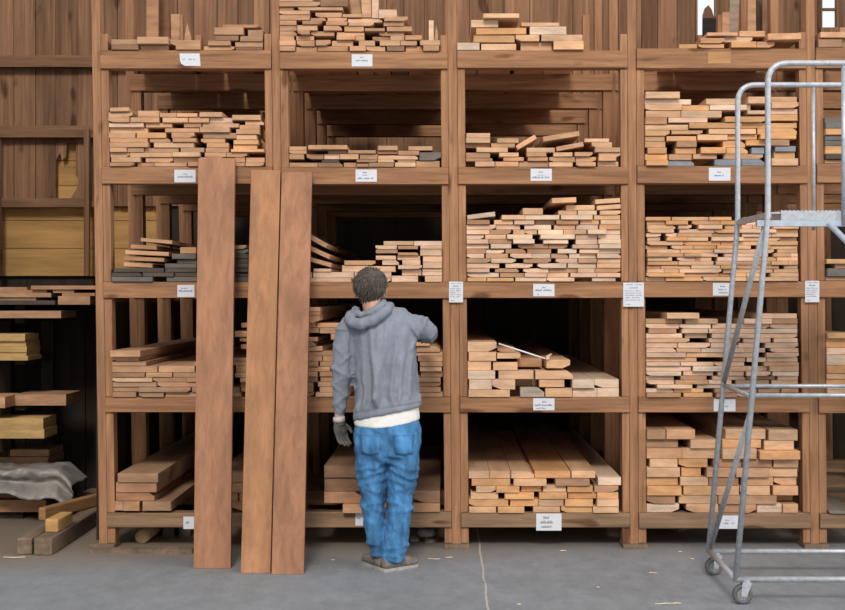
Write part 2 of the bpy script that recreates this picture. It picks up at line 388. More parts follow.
BINS = {
 (0, 0): ('n', 103, 0, """
228,252; 48,183m; 187,327; 368,490,231,254; 505,660,233,254t; 665,800,238,254m
197,227; 45,178,200,226; 180,333,192,226t; 337,488,202,229; 528,640,208,232; 662,800,212,237r
180,205; 565,680m; 688,800,184,210
140,175; 560,705,142,178; 725,800,150,182
128,139; 600,780r"""),
 (1, 0): ('t', 282, 0, """
235,261; -18,67; 70,178; 180,332; 340,420; 422,517; 525,612m; 618,703,232,261; 706,786,232,261
206,233; -18,70; 75,165; 172,245; 250,355; 385,465; 490,592; 593,675; 690,795,206,231
182,205; -18,62; 70,160; 275,365; 367,412; 452,540r; 542,612; 616,700
158,181; -18,75; 82,142; 145,262; 275,412,163,182; 485,612,162,182
130,154; -18,75; 78,178; 210,300,132,157; 313,410,136,162; 415,515,145,162r; 525,650,137,161
104,128; -18,73; 105,203,110,128r; 222,328,112,131; 335,460,115,136; 510,610,115,136
78,101; -18,140; 145,222,94,110r; 228,325,91,111; 327,502,94,114p; 513,630,91,114
56,77; -18,140; 168,300,65,90; 305,400,74,93
38,62; -18,60,38,55n; 82,305
14,36; -18,192
-10,11; -18,152; 170,330,-2,34m
-34,-13; -18,120; 140,300r"""),
 (2, 0): ('y', 458, 0, """
215,253; -10,107,217,252w; 115,290,221,253; 313,470,211,253; 475,625,211,253
180,212; 77,282,181,219o; 287,405,178,209; 415,620,178,209
147,178; 90,340,146,178o+3; 358,540,136,176w
104,143; 65,200; 315,505,116,135
80,103; 125,303f"""),
 (3, 0): ('t', 637, 0, """
222,246; 210,300o; 305,432,223,246; 465,590,213,245o; 592,680,214,245
195,221; 312,433; 437,577,186,211p; 640,805,178,210+4f
166,192; 345,497,168,193; 510,640,156,184"""),
 (4, 0): ('n', 800, 0, """
198,238; 90,210,200,238n; 214,330n
168,192; 96,300t
142,163; 200,330"""),
 (0, 1): ('t', 103, 60, """
515,535; 40,160n; 173,258; 260,422y; 430,480; 486,560n; 565,650n; 658,712n; 715,805
489,512; 47,192; 215,352; 355,482y; 488,600; 604,655; 660,712; 716,808
465,488; 40,135y; 138,352; 355,490y; 512,618; 620,722
441,464; 42,125; 127,208; 210,380n; 392,508n; 515,630; 645,808,449,470y
416,440; 40,232; 257,455,414,440y; 520,630; 652,770,425,447o
394,416; 40,227; 235,340; 353,470; 490,610; 655,778,402,423o
365,389; 32,165; 172,318o; 347,460; 500,668; 670,770,375,398y
339,361; 30,222y; 314,485,344,366; 487,635; 670,785,350,372
316,338; 25,205p; 213,344; 405,492; 497,680y; 685,785,327,348
289,313; 23,137; 142,284; 300,426y; 430,532; 535,648p; 712,805,305,327
264,287; 25,150y; 283,370,267,290; 372,475,269,291; 487,600; 632,790,278,301
242,262; 42,138y+2; 178,283,256,279"""),
 (1, 1): ('n', 282, 60, """
515,537; 38,180; 182,305m; 310,372; 374,434,524,537r; 436,560; 565,668y; 670,788,505,535
500,516; 200,286d; 375,478n; 480,562y; 578,668
473,499; 38,112; 125,210r; 213,290p; 292,384y; 390,478; 480,680,478,497y; 687,795,463,499g
455,471; 38,125; 232,330r; 332,470; 476,580m; 582,690t
432,451; 38,125,434,451t; 137,330f; 480,578,431,458; 632,752"""),
 (2, 1): ('t', 458, 60, """
510,533; 85,182y; 185,302; 305,452,508,532; 454,572,513,534y; 588,685,514,534; 698,800y
487,508; 38,172,493,512r; 226,328; 348,448; 455,585; 587,688; 698,785,488,506
465,487; 38,160r; 205,302y; 342,440; 475,570y; 580,668n; 702,810y
440,463; 92,248y; 342,484y; 490,625,424,446+26; 682,808
418,440; 40,160r; 165,284n; 668,770,412,434y
393,416; 40,160y; 195,302; 285,395,402,424+66; 424,605,386,410+30; 632,755y
368,391; 42,160y"""),
 (3, 1): ('o', 637, 60, """
503,531; 42,150; 153,285b; 385,520,498,530b; 522,635,498,530b; 668,800,494,522y
472,500; 37,150; 157,272n; 277,396t; 430,628t; 683,788,461,490
440,468; 50,145; 190,293; 313,437; 445,552; 570,633b; 686,788,433,459b
409,438; 37,140n; 193,293n; 428,540,404,430; 545,660,400,428; 662,755,400,428n
383,409; 37,137n; 145,293o; 300,450,374,400y; 452,600,374,400; 610,788,374,398
354,382; 37,160; 170,325t; 355,590,346,371y; 600,798,342,368
326,350; 37,253y; 257,518,317,343; 522,798,316,340
291,322; 35,145r; 153,348p; 433,640,287,312; 645,800,274,305
256,287; 42,215y; 218,420y; 550,660,253,276p; 662,800,246,270p
227,253; 37,222y; 225,360; 362,565,225,250w; 665,800,215,240y
199,224; 37,268w; 345,520,194,220y; 545,650,190,216y; 660,800,184,209y
165,196; 37,207y"""),
 (4, 1): ('o', 800, 60, """
508,530; 117,280n
481,505; 120,290d
440,472; 120,300
412,438; 118,250g
385,410; 118,280g
352,381; 120,300
322,348; 116,270g
295,320; 116,290g"""),
 (0, 2): ('d', 103, 175, """
510,533; 50,255g; 322,475g; 480,640d; 645,740d; 745,800g
488,507; 50,200; 205,360; 362,475; 480,730
466,486; 60,310; 315,470; 480,730; 733,800n
443,464; 105,250t-8; 312,470g; 480,730
420,440; 108,310n-8; 372,470,422,441g; 490,728
395,416; 112,330t-10; 350,470g; 490,728
372,393; 140,270t-6; 390,470,362,384n; 500,728g
352,370; 195,352t-14; 560,720n"""),
 (1, 2): ('p', 282, 175, """
516,534; 45,130n; 135,348; 352,420; 425,545; 548,680,504,533; 715,800,505,533
486,514; 45,150n; 155,360; 365,470; 475,575; 600,698,472,501; 702,800,486,503
452,484; 158,245,468,484; 300,430,452,482; 432,568,456,481; 582,700; 703,800,468,484
426,450; 312,468,428,449n; 502,585; 602,692; 705,800,437,466
404,424; 470,570; 578,690; 705,800,406,434
374,402; 470,578,374,392n; 580,682,388,402n; 690,798,372,404
353,371; 468,575; 580,680,356,372n; 692,800,356,371
331,350; 508,658y; 660,800
415,436; 62,252n-56
360,382; 60,248n-88
303,325; 60,238t-98"""),
 (2, 2): ('p', 458, 175, """
513,533; 47,142o; 145,277,515,533o; 285,440w; 442,580; 668,785w
491,511; 47,205,489,509w; 210,330n; 332,442; 445,550y; 560,690; 692,808
467,488; 42,157; 185,303n; 326,452w; 455,595n; 597,682; 685,810n
442,464; 42,205; 237,372; 397,540w; 548,690w; 693,810y
418,440; 42,163n; 165,288w; 326,463n; 488,597; 600,692n; 695,810
394,416; 38,130; 138,250n; 260,365; 367,460w; 465,550n; 555,688w; 692,810
370,391; 42,138n; 140,230,374,391w; 237,337n; 345,465n; 498,592w; 605,700,374,395; 702,810w
346,367; 38,155w; 163,265w; 300,450n; 452,545r; 570,700,349,372; 703,810w
323,344; 42,150; 152,268n; 274,380w; 425,548w; 587,695; 698,810w
299,321; 42,130w; 135,240y; 244,370w; 410,580w; 587,693; 697,810w
275,297; 42,157; 159,265n; 275,332y; 334,395y; 400,525w; 527,640y; 645,738w; 741,810
250,272; 42,188; 190,310; 332,465w; 480,585y; 590,700w; 705,810o
226,247; 45,158r; 180,275y; 280,380; 387,485n; 490,600n; 610,705y; 712,810w
202,224; 46,185,194,217w+18; 218,332y; 334,505w; 512,670w; 678,808y
179,201; 322,422,168,192y; 500,592y; 597,692w; 707,810y
152,175; 540,682y; 692,810y+8
124,147; 465,585,118,143y+5f; 685,810y+8"""),
 (0, 3): ('n', 103, 290, """
510,530; 53,170; 185,310; 315,470t; 475,600; 605,690; 695,800
485,507; 47,183; 187,445t; 450,600; 605,685; 690,800t
460,482; 50,270; 275,470t; 475,620; 690,800
436,458; 48,250y; 253,420; 422,560; 565,640; 690,800
412,432; 48,215; 220,350t; 355,470; 475,600; 665,800t
380,406; 42,275t; 280,460y; 465,640; 670,800
357,378; 42,220; 460,600; 650,735t; 738,800
333,354; 42,180t; 640,800,343,366
301,326; 42,200tf; 695,800,318,340
296,316; 705,800
270,294; 690,800,272,294
236,268; 682,800,236,258
205,226; 660,800,206,226t
165,188; 690,800"""),
 (1, 3): ('n', 282, 290, """
511,533; 40,160r; 170,330y; 560,680; 685,803t
484,508; 40,157; 190,330t; 580,676; 680,793
460,482; 40,157t; 180,330t; 580,670; 680,793,460,481
433,457; 40,180; 193,330; 580,676; 680,793,437,458
408,430; 60,180t; 190,330r; 590,692; 695,803r
383,405; 40,240t; 590,685; 690,798y
357,379; 60,182; 190,330; 590,686; 690,803
331,353; 40,200t; 204,330t; 680,803
306,328; 40,330; 660,803,312,335t
282,304; 60,202t; 672,790,280,305t
258,280; 60,168; 650,740t
235,256; 60,178t; 246,330,218,248t
190,214; 60,187; 190,330t
166,188; 60,172; 175,330t
130,155; 60,190t
108,128; 60,190t
86,106; 60,190y"""),
 (2, 3): ('p', 458, 290, """
490,530; 52,258,498,527y; 310,430,486,528vs; 435,568y; 571,692w; 694,803w
446,488; 55,168w; 170,285; 290,400,446,484nk; 405,530y; 568,678w; 682,803w
402,444; 48,185w; 202,377y; 385,573y
356,398; 45,165y; 175,297,361,400y; 300,425,344,390nk; 440,558,348,390y
310,352; 53,190y; 195,312,316,356y
260,305; 45,192y; 200,290,292,312nk"""),
 (3, 3): ('p', 637, 290, """
514,533; 42,215n; 230,375o; 390,495n; 500,545; 550,710
492,512; 40,180w; 183,330o; 385,495n; 500,600; 602,710n; 715,800n
471,490; 95,270; 300,430w; 440,488n; 490,660g; 664,800
450,469; 42,180; 188,350n; 355,470; 490,655n; 668,800y
429,448; 42,185w; 215,345n; 375,540; 547,690n; 700,800
406,427; 42,217ws; 230,380; 400,530; 540,660; 670,800w
380,402; 40,268; 275,440ws; 445,545y; 548,650; 655,800y
360,378; 42,210; 215,380; 382,530; 628,800n
337,358; 42,297y; 440,540; 545,640; 645,800w
313,335; 42,240; 245,435y; 440,590; 640,800
290,311; 42,190; 195,315y; 318,435w; 440,530; 532,637; 662,800
264,287; 38,200; 202,360; 365,500; 503,600; 637,800
241,262; 38,260y; 355,510; 528,665; 682,800ws
217,239; 42,223; 240,350w; 370,480; 482,605; 612,800
194,215; 55,193n; 220,350; 355,500; 503,605; 610,800w
170,191; 42,208; 210,367w; 375,500; 503,660; 662,800
144,166; 37,225n; 240,400y; 530,670; 672,800n
114,141; 140,300yf; 612,795,118,140"""),
 (4, 3): ('o', 800, 300, """
455,478; 132,240y; 244,330
432,453; 132,300w
402,430; 132,290
372,400; 132,310y
332,370; 132,280
278,330; 132,300w
242,275; 132,290p
196,240; 132,320
168,192; 128,290"""),
 (0, 4): ('r', 103, 405, """
480,526; 60,105n; 108,188n; 202,345n; 560,640n; 645,790
437,477; 65,258; 560,678; 685,790
386,433; 67,270; 560,790
340,382; 78,280n; 560,785"""),
 (1, 4): ('m', 282, 405, """
490,530; 308,520tf; 655,790r
432,488; 212,400r; 402,520; 655,790
362,428; 212,520
302,356; 212,500"""),
 (2, 4): ('o', 458, 405, """
505,535; 55,190y; 198,330; 375,510y; 515,670; 672,800y
469,500; 53,250; 260,400; 402,527y; 533,672; 692,800y
435,466; 63,200y; 232,378; 405,543; 550,692; 694,800
402,432; 90,188y; 190,305; 315,418; 425,540y; 545,672; 680,800n
367,399; 68,260; 277,440y; 485,655r
331,364; 52,157y; 158,262y; 265,380y; 383,562o; 568,687y; 700,815,362,398w"""),
 (3, 4): ('t', 637, 405, """
493,535; 48,210ws; 245,405; 410,530n; 535,590r; 598,722ws; 725,800
450,490; 43,188n; 208,400y; 402,535n; 538,692; 700,800ok
403,448; 45,218o; 230,375o; 378,508; 512,660y; 675,800
359,400; 48,205o; 215,355y; 358,505r; 520,680; 686,800y
311,356; 43,212y; 222,320o; 345,480; 490,655; 657,800y
267,308; 62,200y; 205,350o; 380,520; 525,670n; 677,800
215,263; 43,222; 224,400y; 420,590y; 600,800,224,276of
170,213; 40,205n; 262,400y; 425,620o; 632,780,178,220y
120,165; 37,138n; 143,285t; 440,640y; 655,800,122,172y"""),
 (4, 4): ('t', 800, 400, """
560,575; 140,300g"""),
}
# the fine stack behind the ladder platform: close layers of inch boards
def fine_layers():
    rr = random.Random(41); out = []
    y = 530.0
    while y > 232:
        h = rr.uniform(19.0, 21.5); x = 40 + rr.uniform(0, 12); row = []
        while x < 770:
            w = rr.choice([60, 85, 110, 140, 170, 200]) * rr.uniform(0.85, 1.15)
            x1 = min(x + w, 800)
            if 800 - x1 < 35: x1 = 800
            row.append('%d,%d%s' % (x, x1, rr.choice('yyyyooptp')))
            x = x1 + (rr.uniform(10, 34) if rr.random() < 0.28 else 1.5)
        out.append('%d,%d; ' % (y - h + 1, y) + '; '.join(row)); y -= h
    out.append('211,229; 42,165o; 172,355y; 357,468o; 530,640t')
    return '\n'.join(out)
BINS[(3, 2)] = ('y', 637, 175, fine_layers())
BINS[(4, 2)] = ('o', 800, 180, """
492,512; 122,260n
450,488; 130,270g
428,448; 175,300
403,426; 120,280""")
BAY = ['first', 'second', 'third', 'fourth', 'fifth']
SHELF = ['top', 'fourth', 'middle', 'second', 'bottom']
NOUN = {}
BR = random.Random(99)
MIN_GAP = 0.28
rec = []
item = re.compile(r'^\s*(-?\d+),(-?\d+)(?:,(-?\d+),(-?\d+))?([a-z]*)([+-]\d+)?([a-z]*)\s*$')
for (b, r), (dflt, u0, v0, txt) in BINS.items():
    placed = []
    sc_ = 5.083 if u0 == 800 else 5.0
    deck = ROWS[b][r][0]
    for L, line in enumerate([l for l in txt.strip().split('\n') if l.strip()]):
        parts = line.split(';'); yt, yb = [float(q) for q in parts[0].split(',')]
        row = []
        for it in parts[1:]:
            m = item.match(it)
            if not m: raise ValueError(repr((b, r, L, it)))
            x0, x1 = float(m[1]), float(m[2]); a, c = (float(m[3]), float(m[4])) if m[3] else (yt, yb)
            row.append([u0 + x0 / sc_, u0 + x1 / sc_, v0 + a / sc_, v0 + c / sc_, m[5] + m[7], float(m[6] or 0) / sc_])
        row.sort(key=lambda q: q[0]); n_ = 0
        for q in row:
            vm = (q[2] + q[3]) / 2
            lo = pu(b, vm) + POST[b][2] + (JR if r or b == 0 else 0.0) + 0.35; hi = pu(b + 1, vm) - JL - 0.35
            if b == 4: hi = 985 - JL
            q[0] = max(q[0], lo); q[1] = min(q[1], hi)
            looks = q[4]; tint = ([k for k in looks if k in TINT] or [dflt])[0]
            if q[1] - q[0] < 2.2: continue
            tilt = q[5]
            if abs(tilt) < 0.01:
                for p in placed:                                     # sideways clash with a neighbour at the same height
                    ov = min(q[1], p[1]) - max(q[0], p[0]); vo = min(q[3], p[3]) - max(q[2], p[2])
                    if (ov > -0.25 and vo > 0.3 * min(q[3] - q[2], p[3] - p[2]) and ov < 0.5 * (q[1] - q[0])) or (abs(ov) < 0.25 and vo > -0.3):
                        if q[0] > p[0]: q[0] = p[1] + MIN_GAP
                        else: q[1] = p[0] - MIN_GAP
                sup = [p for p in placed if min(q[1], p[1]) - max(q[0], p[0]) > 0.0]
                s = min([p[2] for p in sup] + [deck])
                if q[3] > s - 0.22:
                    q[3] = s - 0.22
                elif s - q[3] < 2.2: q[3] = s - 0.22
                if q[3] - q[2] < 2.6: q[2] = q[3] - 3.2
            else:
                e = abs(tilt) / 2 * 1.02
                sup = [p for p in placed if min(q[1], p[1]) - max(q[0], p[0]) > 0.0]
                s = min([p[2] for p in sup] + [deck])
                if q[3] + e > s - 0.1 and abs(tilt) < 8:
                    k_ = q[3] + e - (s - 0.15); q[3] -= k_; q[2] -= k_
            for p in (row if abs(tilt) < 0.01 else ()):                  # saw-thin gap to the board beside it
                if p is not q and 0 <= p[0] - q[1] < 0.4: q[1] = p[0] - 0.35
            if q[1] - q[0] < 2.2: continue
            placed.append((q[0], q[1], q[2] - abs(tilt) / 2, q[3] + abs(tilt) / 2))
            n_ += 1
            rec.append(dict(b=b, r=r, L=L, n=n_, q=q, tint=tint, looks=looks, tilt=tilt))
        k = [d for d in rec if d['b'] == b and d['r'] == r and d['L'] == L]
        for d in k: d['of'] = len(k)
def kind_of_board(d):
    h = d['q'][3] - d['q'][2]
    if d['tint'] in 'gdb': return 'weathered_board'
    return 'plank' if h > 6.3 else 'board'
COVER = [(197, 234, 158, 570), (242, 280, 170, 575), (272, 311, 171, 575), (352, 420, 300, 560)]
def seen_area(d):
    q = d['q']; a = (q[1] - q[0]) * (q[3] - q[2])
    for c in COVER:
        w = max(0, min(q[1], c[1]) - max(q[0], c[0])); h = max(0, min(q[3], c[3]) - max(q[2], c[2])); a -= w * h
    if q[1] > 845: a -= (q[1] - max(845, q[0])) * (q[3] - q[2])
    if q[2] < 0: a -= (q[1] - q[0]) * min(-q[2], q[3] - q[2])
    return a
for d in rec: d['kind'] = kind_of_board(d); d['area'] = seen_area(d)
rec = [d for d in rec if d['area'] > 3.0]
thin = sorted([d for d in rec if d['kind'] == 'board'], key=lambda d: -d['area'])
keep = set(id(d) for d in thin[:310])
def board_mesh(bm, d, off=(0, 0, 0), lay=None):
    q = d['q']; rr = random.Random(int(q[0] * 31 + q[2] * 977))
    yf = -0.022 + rr.gauss(0, 0.012); yf = max(-0.055, min(0.012, yf))
    if 'f' in d['looks']: yf = -0.075
    if 'k' in d['looks']: yf = 0.10
    L = rr.uniform(2.3, 3.6)
    yb_ = min(yf + L, 3.7)
    x0, x1, z0, z1 = X(q[0]), X(q[1]), Z(q[3]), Z(q[2])
    poly = [(x0, z0), (x1, z0), (x1, z1), (x0, z1)]
    h = z1 - z0; w = x1 - x0
    ch = rr.random()
    if ch < 0.10: poly = [(x0 + h * 0.9, z0), (x1, z0), (x1, z1), (x0, z1), (x0, z0 + h * 0.35)]
    elif ch < 0.20: poly = [(x0, z0), (x1 - h * 0.9, z0), (x1, z0 + h * 0.4), (x1, z1), (x0, z1)]
    elif ch < 0.26: poly = [(x0, z0), (x1, z0), (x1, z1 - h * 0.5), (x1 - h * 0.7, z1), (x0, z1)]
    if d['tilt']:
        a = math.atan2(d['tilt'], q[1] - q[0]); cx, cz = (x0 + x1) / 2, (z0 + z1) / 2
        wl = math.hypot(w, d['tilt'] / 158.0)
        if abs(d['tilt']) > 8: wl = w
        ca, sa = math.cos(a), math.sin(a)
        poly = [(cx + px * ca - pz * sa, cz + px * sa + pz * ca) for px, pz in [(-wl / 2, -h / 2), (wl / 2, -h / 2), (wl / 2, h / 2), (-wl / 2, h / 2)]]
    poly = [(px - off[0], pz - off[2]) for px, pz in poly]
    n0 = len(bm.verts)
    # sawn end with its edges just broken
    cx_ = sum(p[0] for p in poly) / len(poly); cz_ = sum(p[1] for p in poly) / len(poly)
    e_ = 0.0022
    inner = [(px - math.copysign(min(e_, abs(px - cx_) * 0.2), px - cx_), pz - math.copysign(min(e_, abs(pz - cz_) * 0.2), pz - cz_)) for px, pz in poly]
    y0_, y1_ = yf - off[1], yb_ - off[1]
    A = [bm.verts.new((px, y0_, pz)) for px, pz in inner]; B = [bm.verts.new((px, y0_ + 0.003, pz)) for px, pz in poly]; D = [bm.verts.new((px, y1_, pz)) for px, pz in poly]
    m_ = len(poly); bm.faces.new(A); bm.faces.new(D[::-1])
    for P_, Q_ in ((A, B), (B, D)):
        for i_ in range(m_):
            j_ = (i_ + 1) % m_; bm.faces.new((P_[j_], P_[i_], Q_[i_], Q_[j_]))
    base = TINT[d['tint']]
    k = rr.gauss(1.0, 0.085); warm = rr.gauss(0, 0.03)
    col = (base[0] * k * (1 + warm), base[1] * k, base[2] * k * (1 - warm), 1.0)
    if lay is not None:
        bm.verts.ensure_lookup_table()
        for v in bm.verts[n0:]: v[lay] = col
    return yf, col
def board_obj(name, items, off):
    bm = bmesh.new(); lay = bm.verts.layers.float_color.new('tint')
    for d in items: board_mesh(bm, d, off, lay)
    return obj(name, bm, M['board'], loc=off)
GRP = lambda b, r: 'timber stacked on the %s shelf of the %s bay' % (SHELF[r], BAY[b])
def nth(d):
    if d['of'] == 1: return 'alone in'
    if d['n'] == 1: return 'leftmost of'
    if d['n'] == d['of']: return 'rightmost of'
    return ORD[d['n'] - 1] + ' from left in'
NAMEW = {'board': 'board', 'plank': 'thick plank', 'weathered_board': 'board'}
rest = []
for d in rec:
    if d['kind'] == 'board' and id(d) not in keep: rest.append(d); continue
    q = d['q']; off = Vector((X((q[0] + q[1]) / 2), -0.02, Z(q[3])))
    o = board_obj(d['kind'], [d], off)
    lab = '%s %s, %s %s layer up, %s shelf of %s bay' % (WORD[d['tint']], NAMEW[d['kind']], nth(d), ORD[d['L']], SHELF[d['r']], BAY[d['b']])
    tag(o, lab, 'board', GRP(d['b'], d['r']))
    if 's' in d['looks']:                                             # pencilled scrawl on the sawn end
        rr = random.Random(int(q[0])); yf_ = min(v.co.y for v in o.data.vertices); w_ = (X(q[1]) - X(q[0])); h_ = Z(q[2]) - Z(q[3])
        bm = bmesh.new(); pts = []; nn = 15
        for i_ in range(nn):
            pts.append(Vector((-0.36 * w_ + 0.72 * w_ * i_ / (nn - 1) + rr.uniform(-0.003, 0.003), yf_ - 0.0006, h_ * (0.5 + rr.uniform(0.08, 0.24) * (1 if i_ % 2 else -1)))))
        tube(bm, pts, [(0.0016, 0.0004)] * nn, 6); obj('lettering', bm, M['ink'], o)
o = board_obj('lumber', rest, Vector((0, 0, 0)))
tag(o, 'narrow and half-hidden sawn board ends filling in among the larger boards of the rack stacks', 'lumber', None, 'stuff')
NB = (len(thin), len(keep), len(rest), sum(d['kind'] == 'plank' for d in rec), sum(d['kind'] == 'weathered_board' for d in rec))
print('BOARDS thin %d kept %d rest %d planks %d weathered %d' % NB)
# ------------------------------------------------------------------ paper signs on the rack
def sign(u0, u1, v0, v1, rows, label, y=-0.0185, curl=False, slant=0.0):
    """rows: (height in the sheet 0-1, stroke height px, [(from, to) 0-1 ...])"""
    root = empty('paper_sign', W((u0 + u1) / 2, v1, y - 0.001), label, 'sign', 'paper signs on the rack')
    bm = bmesh.new(); x0, x1, z0, z1 = X(u0), X(u1), Z(v1), Z(v0)
    poly = [(x0, z0), (x1, z0), (x1, z1), (x0, z1)]
    if curl:
        w, h = x1 - x0, z1 - z0
        poly = [(x0 + w * 0.26, z0), (x1 + w * 0.02, z0 - h * 0.02), (x1 - w * 0.03, z1), (x0, z1), (x0 + w * 0.02, z0 + h * 0.42), (x0 + w * 0.10, z0 + h * 0.14)]
    prism(bm, poly, y - 0.0016, y - 0.0006); obj('sheet', local(bm, root), M['paper'], root)
    bm = bmesh.new()
    for t, hpx, segs in rows:
        for a, b_ in segs:
            ua, ub = u0 + (u1 - u0) * a, u0 + (u1 - u0) * b_; vv = v0 + (v1 - v0) * t
            rr = random.Random(int(ua * 7 + vv * 13)); u = ua
            while u < ub - 0.2:                                     # a word as a run of small letter strokes
                wl = rr.uniform(0.35, 0.75); hh = hpx * rr.choice([0.55, 0.6, 0.7, 1.0])
                box(bm, X(u), X(min(u + wl, ub)), y - 0.0022, y - 0.0017, Z(vv + hpx / 2), Z(vv + hpx / 2 - hh)); u += wl + rr.uniform(0.15, 0.35)
    obj('lettering', local(bm, root), M['ink'], root)
    return root
two = [(0.30, 1.5, [(0.36, 0.58)]), (0.55, 2.0, [(0.12, 0.36), (0.42, 0.86)])]
sign(180.2, 200.8, 54, 66.4, [(0.46, 1.8, [(0.16, 0.27), (0.44, 0.58), (0.66, 0.75)])], 'white paper sign with a curled lower corner on the top shelf beam', curl=True)
sign(351.9, 372.6, 54.8, 67, [(0.25, 1.3, [(0.40, 0.56)]), (0.5, 1.8, [(0.20, 0.38), (0.44, 0.78)])], 'white paper sign on the top beam under the tallest top-shelf stack')
sign(175, 196.2, 170, 182.6, [(0.32, 1.6, [(0.42, 0.60)]), (0.54, 2.2, [(0.14, 0.88)])], 'dim paper sign beside the top of the left leaning plank')
sign(355.8, 377, 169.8, 182, [(0.24, 1.6, [(0.34, 0.52)]), (0.45, 1.0, [(0.32, 0.56)]), (0.70, 2.0, [(0.08, 0.33), (0.40, 0.68), (0.73, 0.82)])], 'paper sign over the dark opening right of the leaning planks')
sign(530.4, 551.6, 169, 181.2, [(0.26, 1.4, [(0.38, 0.60)]), (0.52, 0.8, [(0.32, 0.70)]), (0.70, 1.9, [(0.08, 0.48), (0.50, 0.60), (0.68, 0.88)])], 'paper sign on the beam above the tall pale stack of the middle bay')
sign(708.2, 729.8, 168, 181.0, [(0.32, 1.5, [(0.38, 0.56)]), (0.58, 1.9, [(0.26, 0.56), (0.62, 0.68)])], 'white paper sign below the blue-grey boards')
sign(178, 195.0, 285, 297, [(0.25, 1.4, [(0.2, 0.6)]), (0.48, 2.0, [(0.1, 0.9)])], 'grey paper sign under the dark boards, beside the left leaning plank')
sign(533, 554.2, 284, 296.2, [(0.27, 1.5, [(0.42, 0.60)]), (0.50, 2.0, [(0.10, 0.40), (0.47, 0.88)]), (0.82, 2.2, [(0.2, 0.26)])], 'paper sign on the beam below the tall pale stack of the middle bay')
sign(712.2, 732.6, 283, 295.6, [(0.26, 1.5, [(0.36, 0.60)]), (0.52, 1.6, [(0.28, 0.50), (0.58, 0.64)]), (0.76, 1.6, [(0.30, 0.72)])], 'white paper sign under the close honey-coloured stack, partly behind the ladder')
sign(533, 554.2, 398, 410, [(0.28, 1.8, [(0.42, 0.62)]), (0.55, 2.2, [(0.07, 0.36), (0.40, 0.90)]), (0.82, 1.4, [(0.15, 0.34), (0.40, 0.60)])], 'blue-lettered paper sign over the dark bottom shelf of the middle bay')
sign(713, 734.8, 398.6, 411, [(0.3, 1.2, [(0.55, 0.60), (0.75, 0.80)]), (0.6, 1.4, [(0.5, 0.68)])], 'paper sign crossed by a ladder tube, second shelf beam')
sign(184, 195.4, 516, 528.4, [(0.45, 3.0, [(0.2, 0.5)])], 'small paper sign on the bottom beam, cut off by the left leaning plank')
sign(355.6, 363.5, 512.6, 525, [(0.4, 1.6, [(0.2, 0.6)])], 'paper sign on the bottom beam half hidden behind the blue jeans', y=-0.0185)
sign(536, 561.2, 513, 530, [(0.22, 2.6, [(0.28, 0.52)]), (0.50, 2.8, [(0.16, 0.66)]), (0.76, 2.6, [(0.20, 0.60)])], 'largest of the bottom beam signs, handwritten in three lines')
sign(718.4, 738.4, 515, 528.2, [(0.35, 1.0, [(0.3, 0.52)]), (0.58, 1.6, [(0.22, 0.48), (0.60, 0.72)]), (0.85, 2.4, [(0.30, 0.34)])], 'paper sign on the bottom beam seen between the ladder tubes')
def para(n, a=0.08, b=0.9):
    rr = random.Random(n); out = [(0.08, 0.9, [(0.15, 0.45), (0.55, 0.9)]), (0.21, 1.5, [(0.3, 0.7)])]
    for i in range(5):
        c = rr.uniform(0.35, 0.6); out.append((0.34 + i * 0.095, 1.0, [(a, c), (c + 0.06, rr.uniform(0.7, b))]))
    out.append((0.90, 0.9, [(0.12, 0.36)])); return out
sign(449, 463, 281.6, 302.4, para(3), 'upright printed notice on the post between second and third bays', y=-0.0185)
sign(622.8, 643.4, 282.6, 306.6, para(5), 'largest printed notice, on the post between third and fourth bays', y=-0.0185)
sign(804.2, 818.4, 280.8, 302.2, para(8), 'printed notice on the post under the ladder platform', y=-0.0185)
# pale patch of bare wood where a sign was
bm = bmesh.new(); box(bm, X(707.4), X(730), -0.0195, -0.0186, Z(64), Z(52.2)); bb = obj('wood_patch', bm, wood('bare_wood_patch', (0.50, 0.27, 0.12), (3, 30, 30), 0.85, 1.1))
tag(bb, 'bare orange wood patch on the top beam where a sign is missing', 'patch')
# ------------------------------------------------------------------ three planks leaning against the rack
def lean_plank(name_mat, uT, vT, uB, vB, label, th=0.036):
    sB = (vB - HV) / CZ; yB = F / sB - 8.0; yT = -0.06 - th
    root_loc = W((uB[0] + uB[1]) / 2, vB, yB); root_loc.z = 0
    bm = bmesh.new()
    b0, b1 = X(uB[0], yB), X(uB[1], yB); zt = Z(vT, yT); t0, t1 = X(uT[0], yT), X(uT[1], yT)
    hexa(bm, [(b0, yB, 0.0), (b1, yB, 0.0), (b1, yB + th, 0.002), (b0, yB + th, 0.002), (t0, yT, zt), (t1, yT, zt), (t1, yT + th, zt), (t0, yT + th, zt)])
    bmesh.ops.translate(bm, verts=bm.verts[:], vec=-root_loc)
    o = obj('leaning_plank', bm, M[name_mat], loc=root_loc, bevel=0.003)
    tag(o, label, 'plank', 'planks leaning on the rack')
lean_plank('plank', (198.2, 234.8), 158, (193.4, 230.6), 568.6, 'wide reddish plank leaning on the rack, standing apart from the pair')
lean_plank('plank2', (251.0, 280.4), 170, (240.6, 270.4), 573.2, 'golden brown plank leaning on the rack, left of the close pair')
lean_plank('plank', (281.6, 312.0), 172, (271.4, 303.6), 574.6, 'reddish plank leaning on the rack nearest the person')
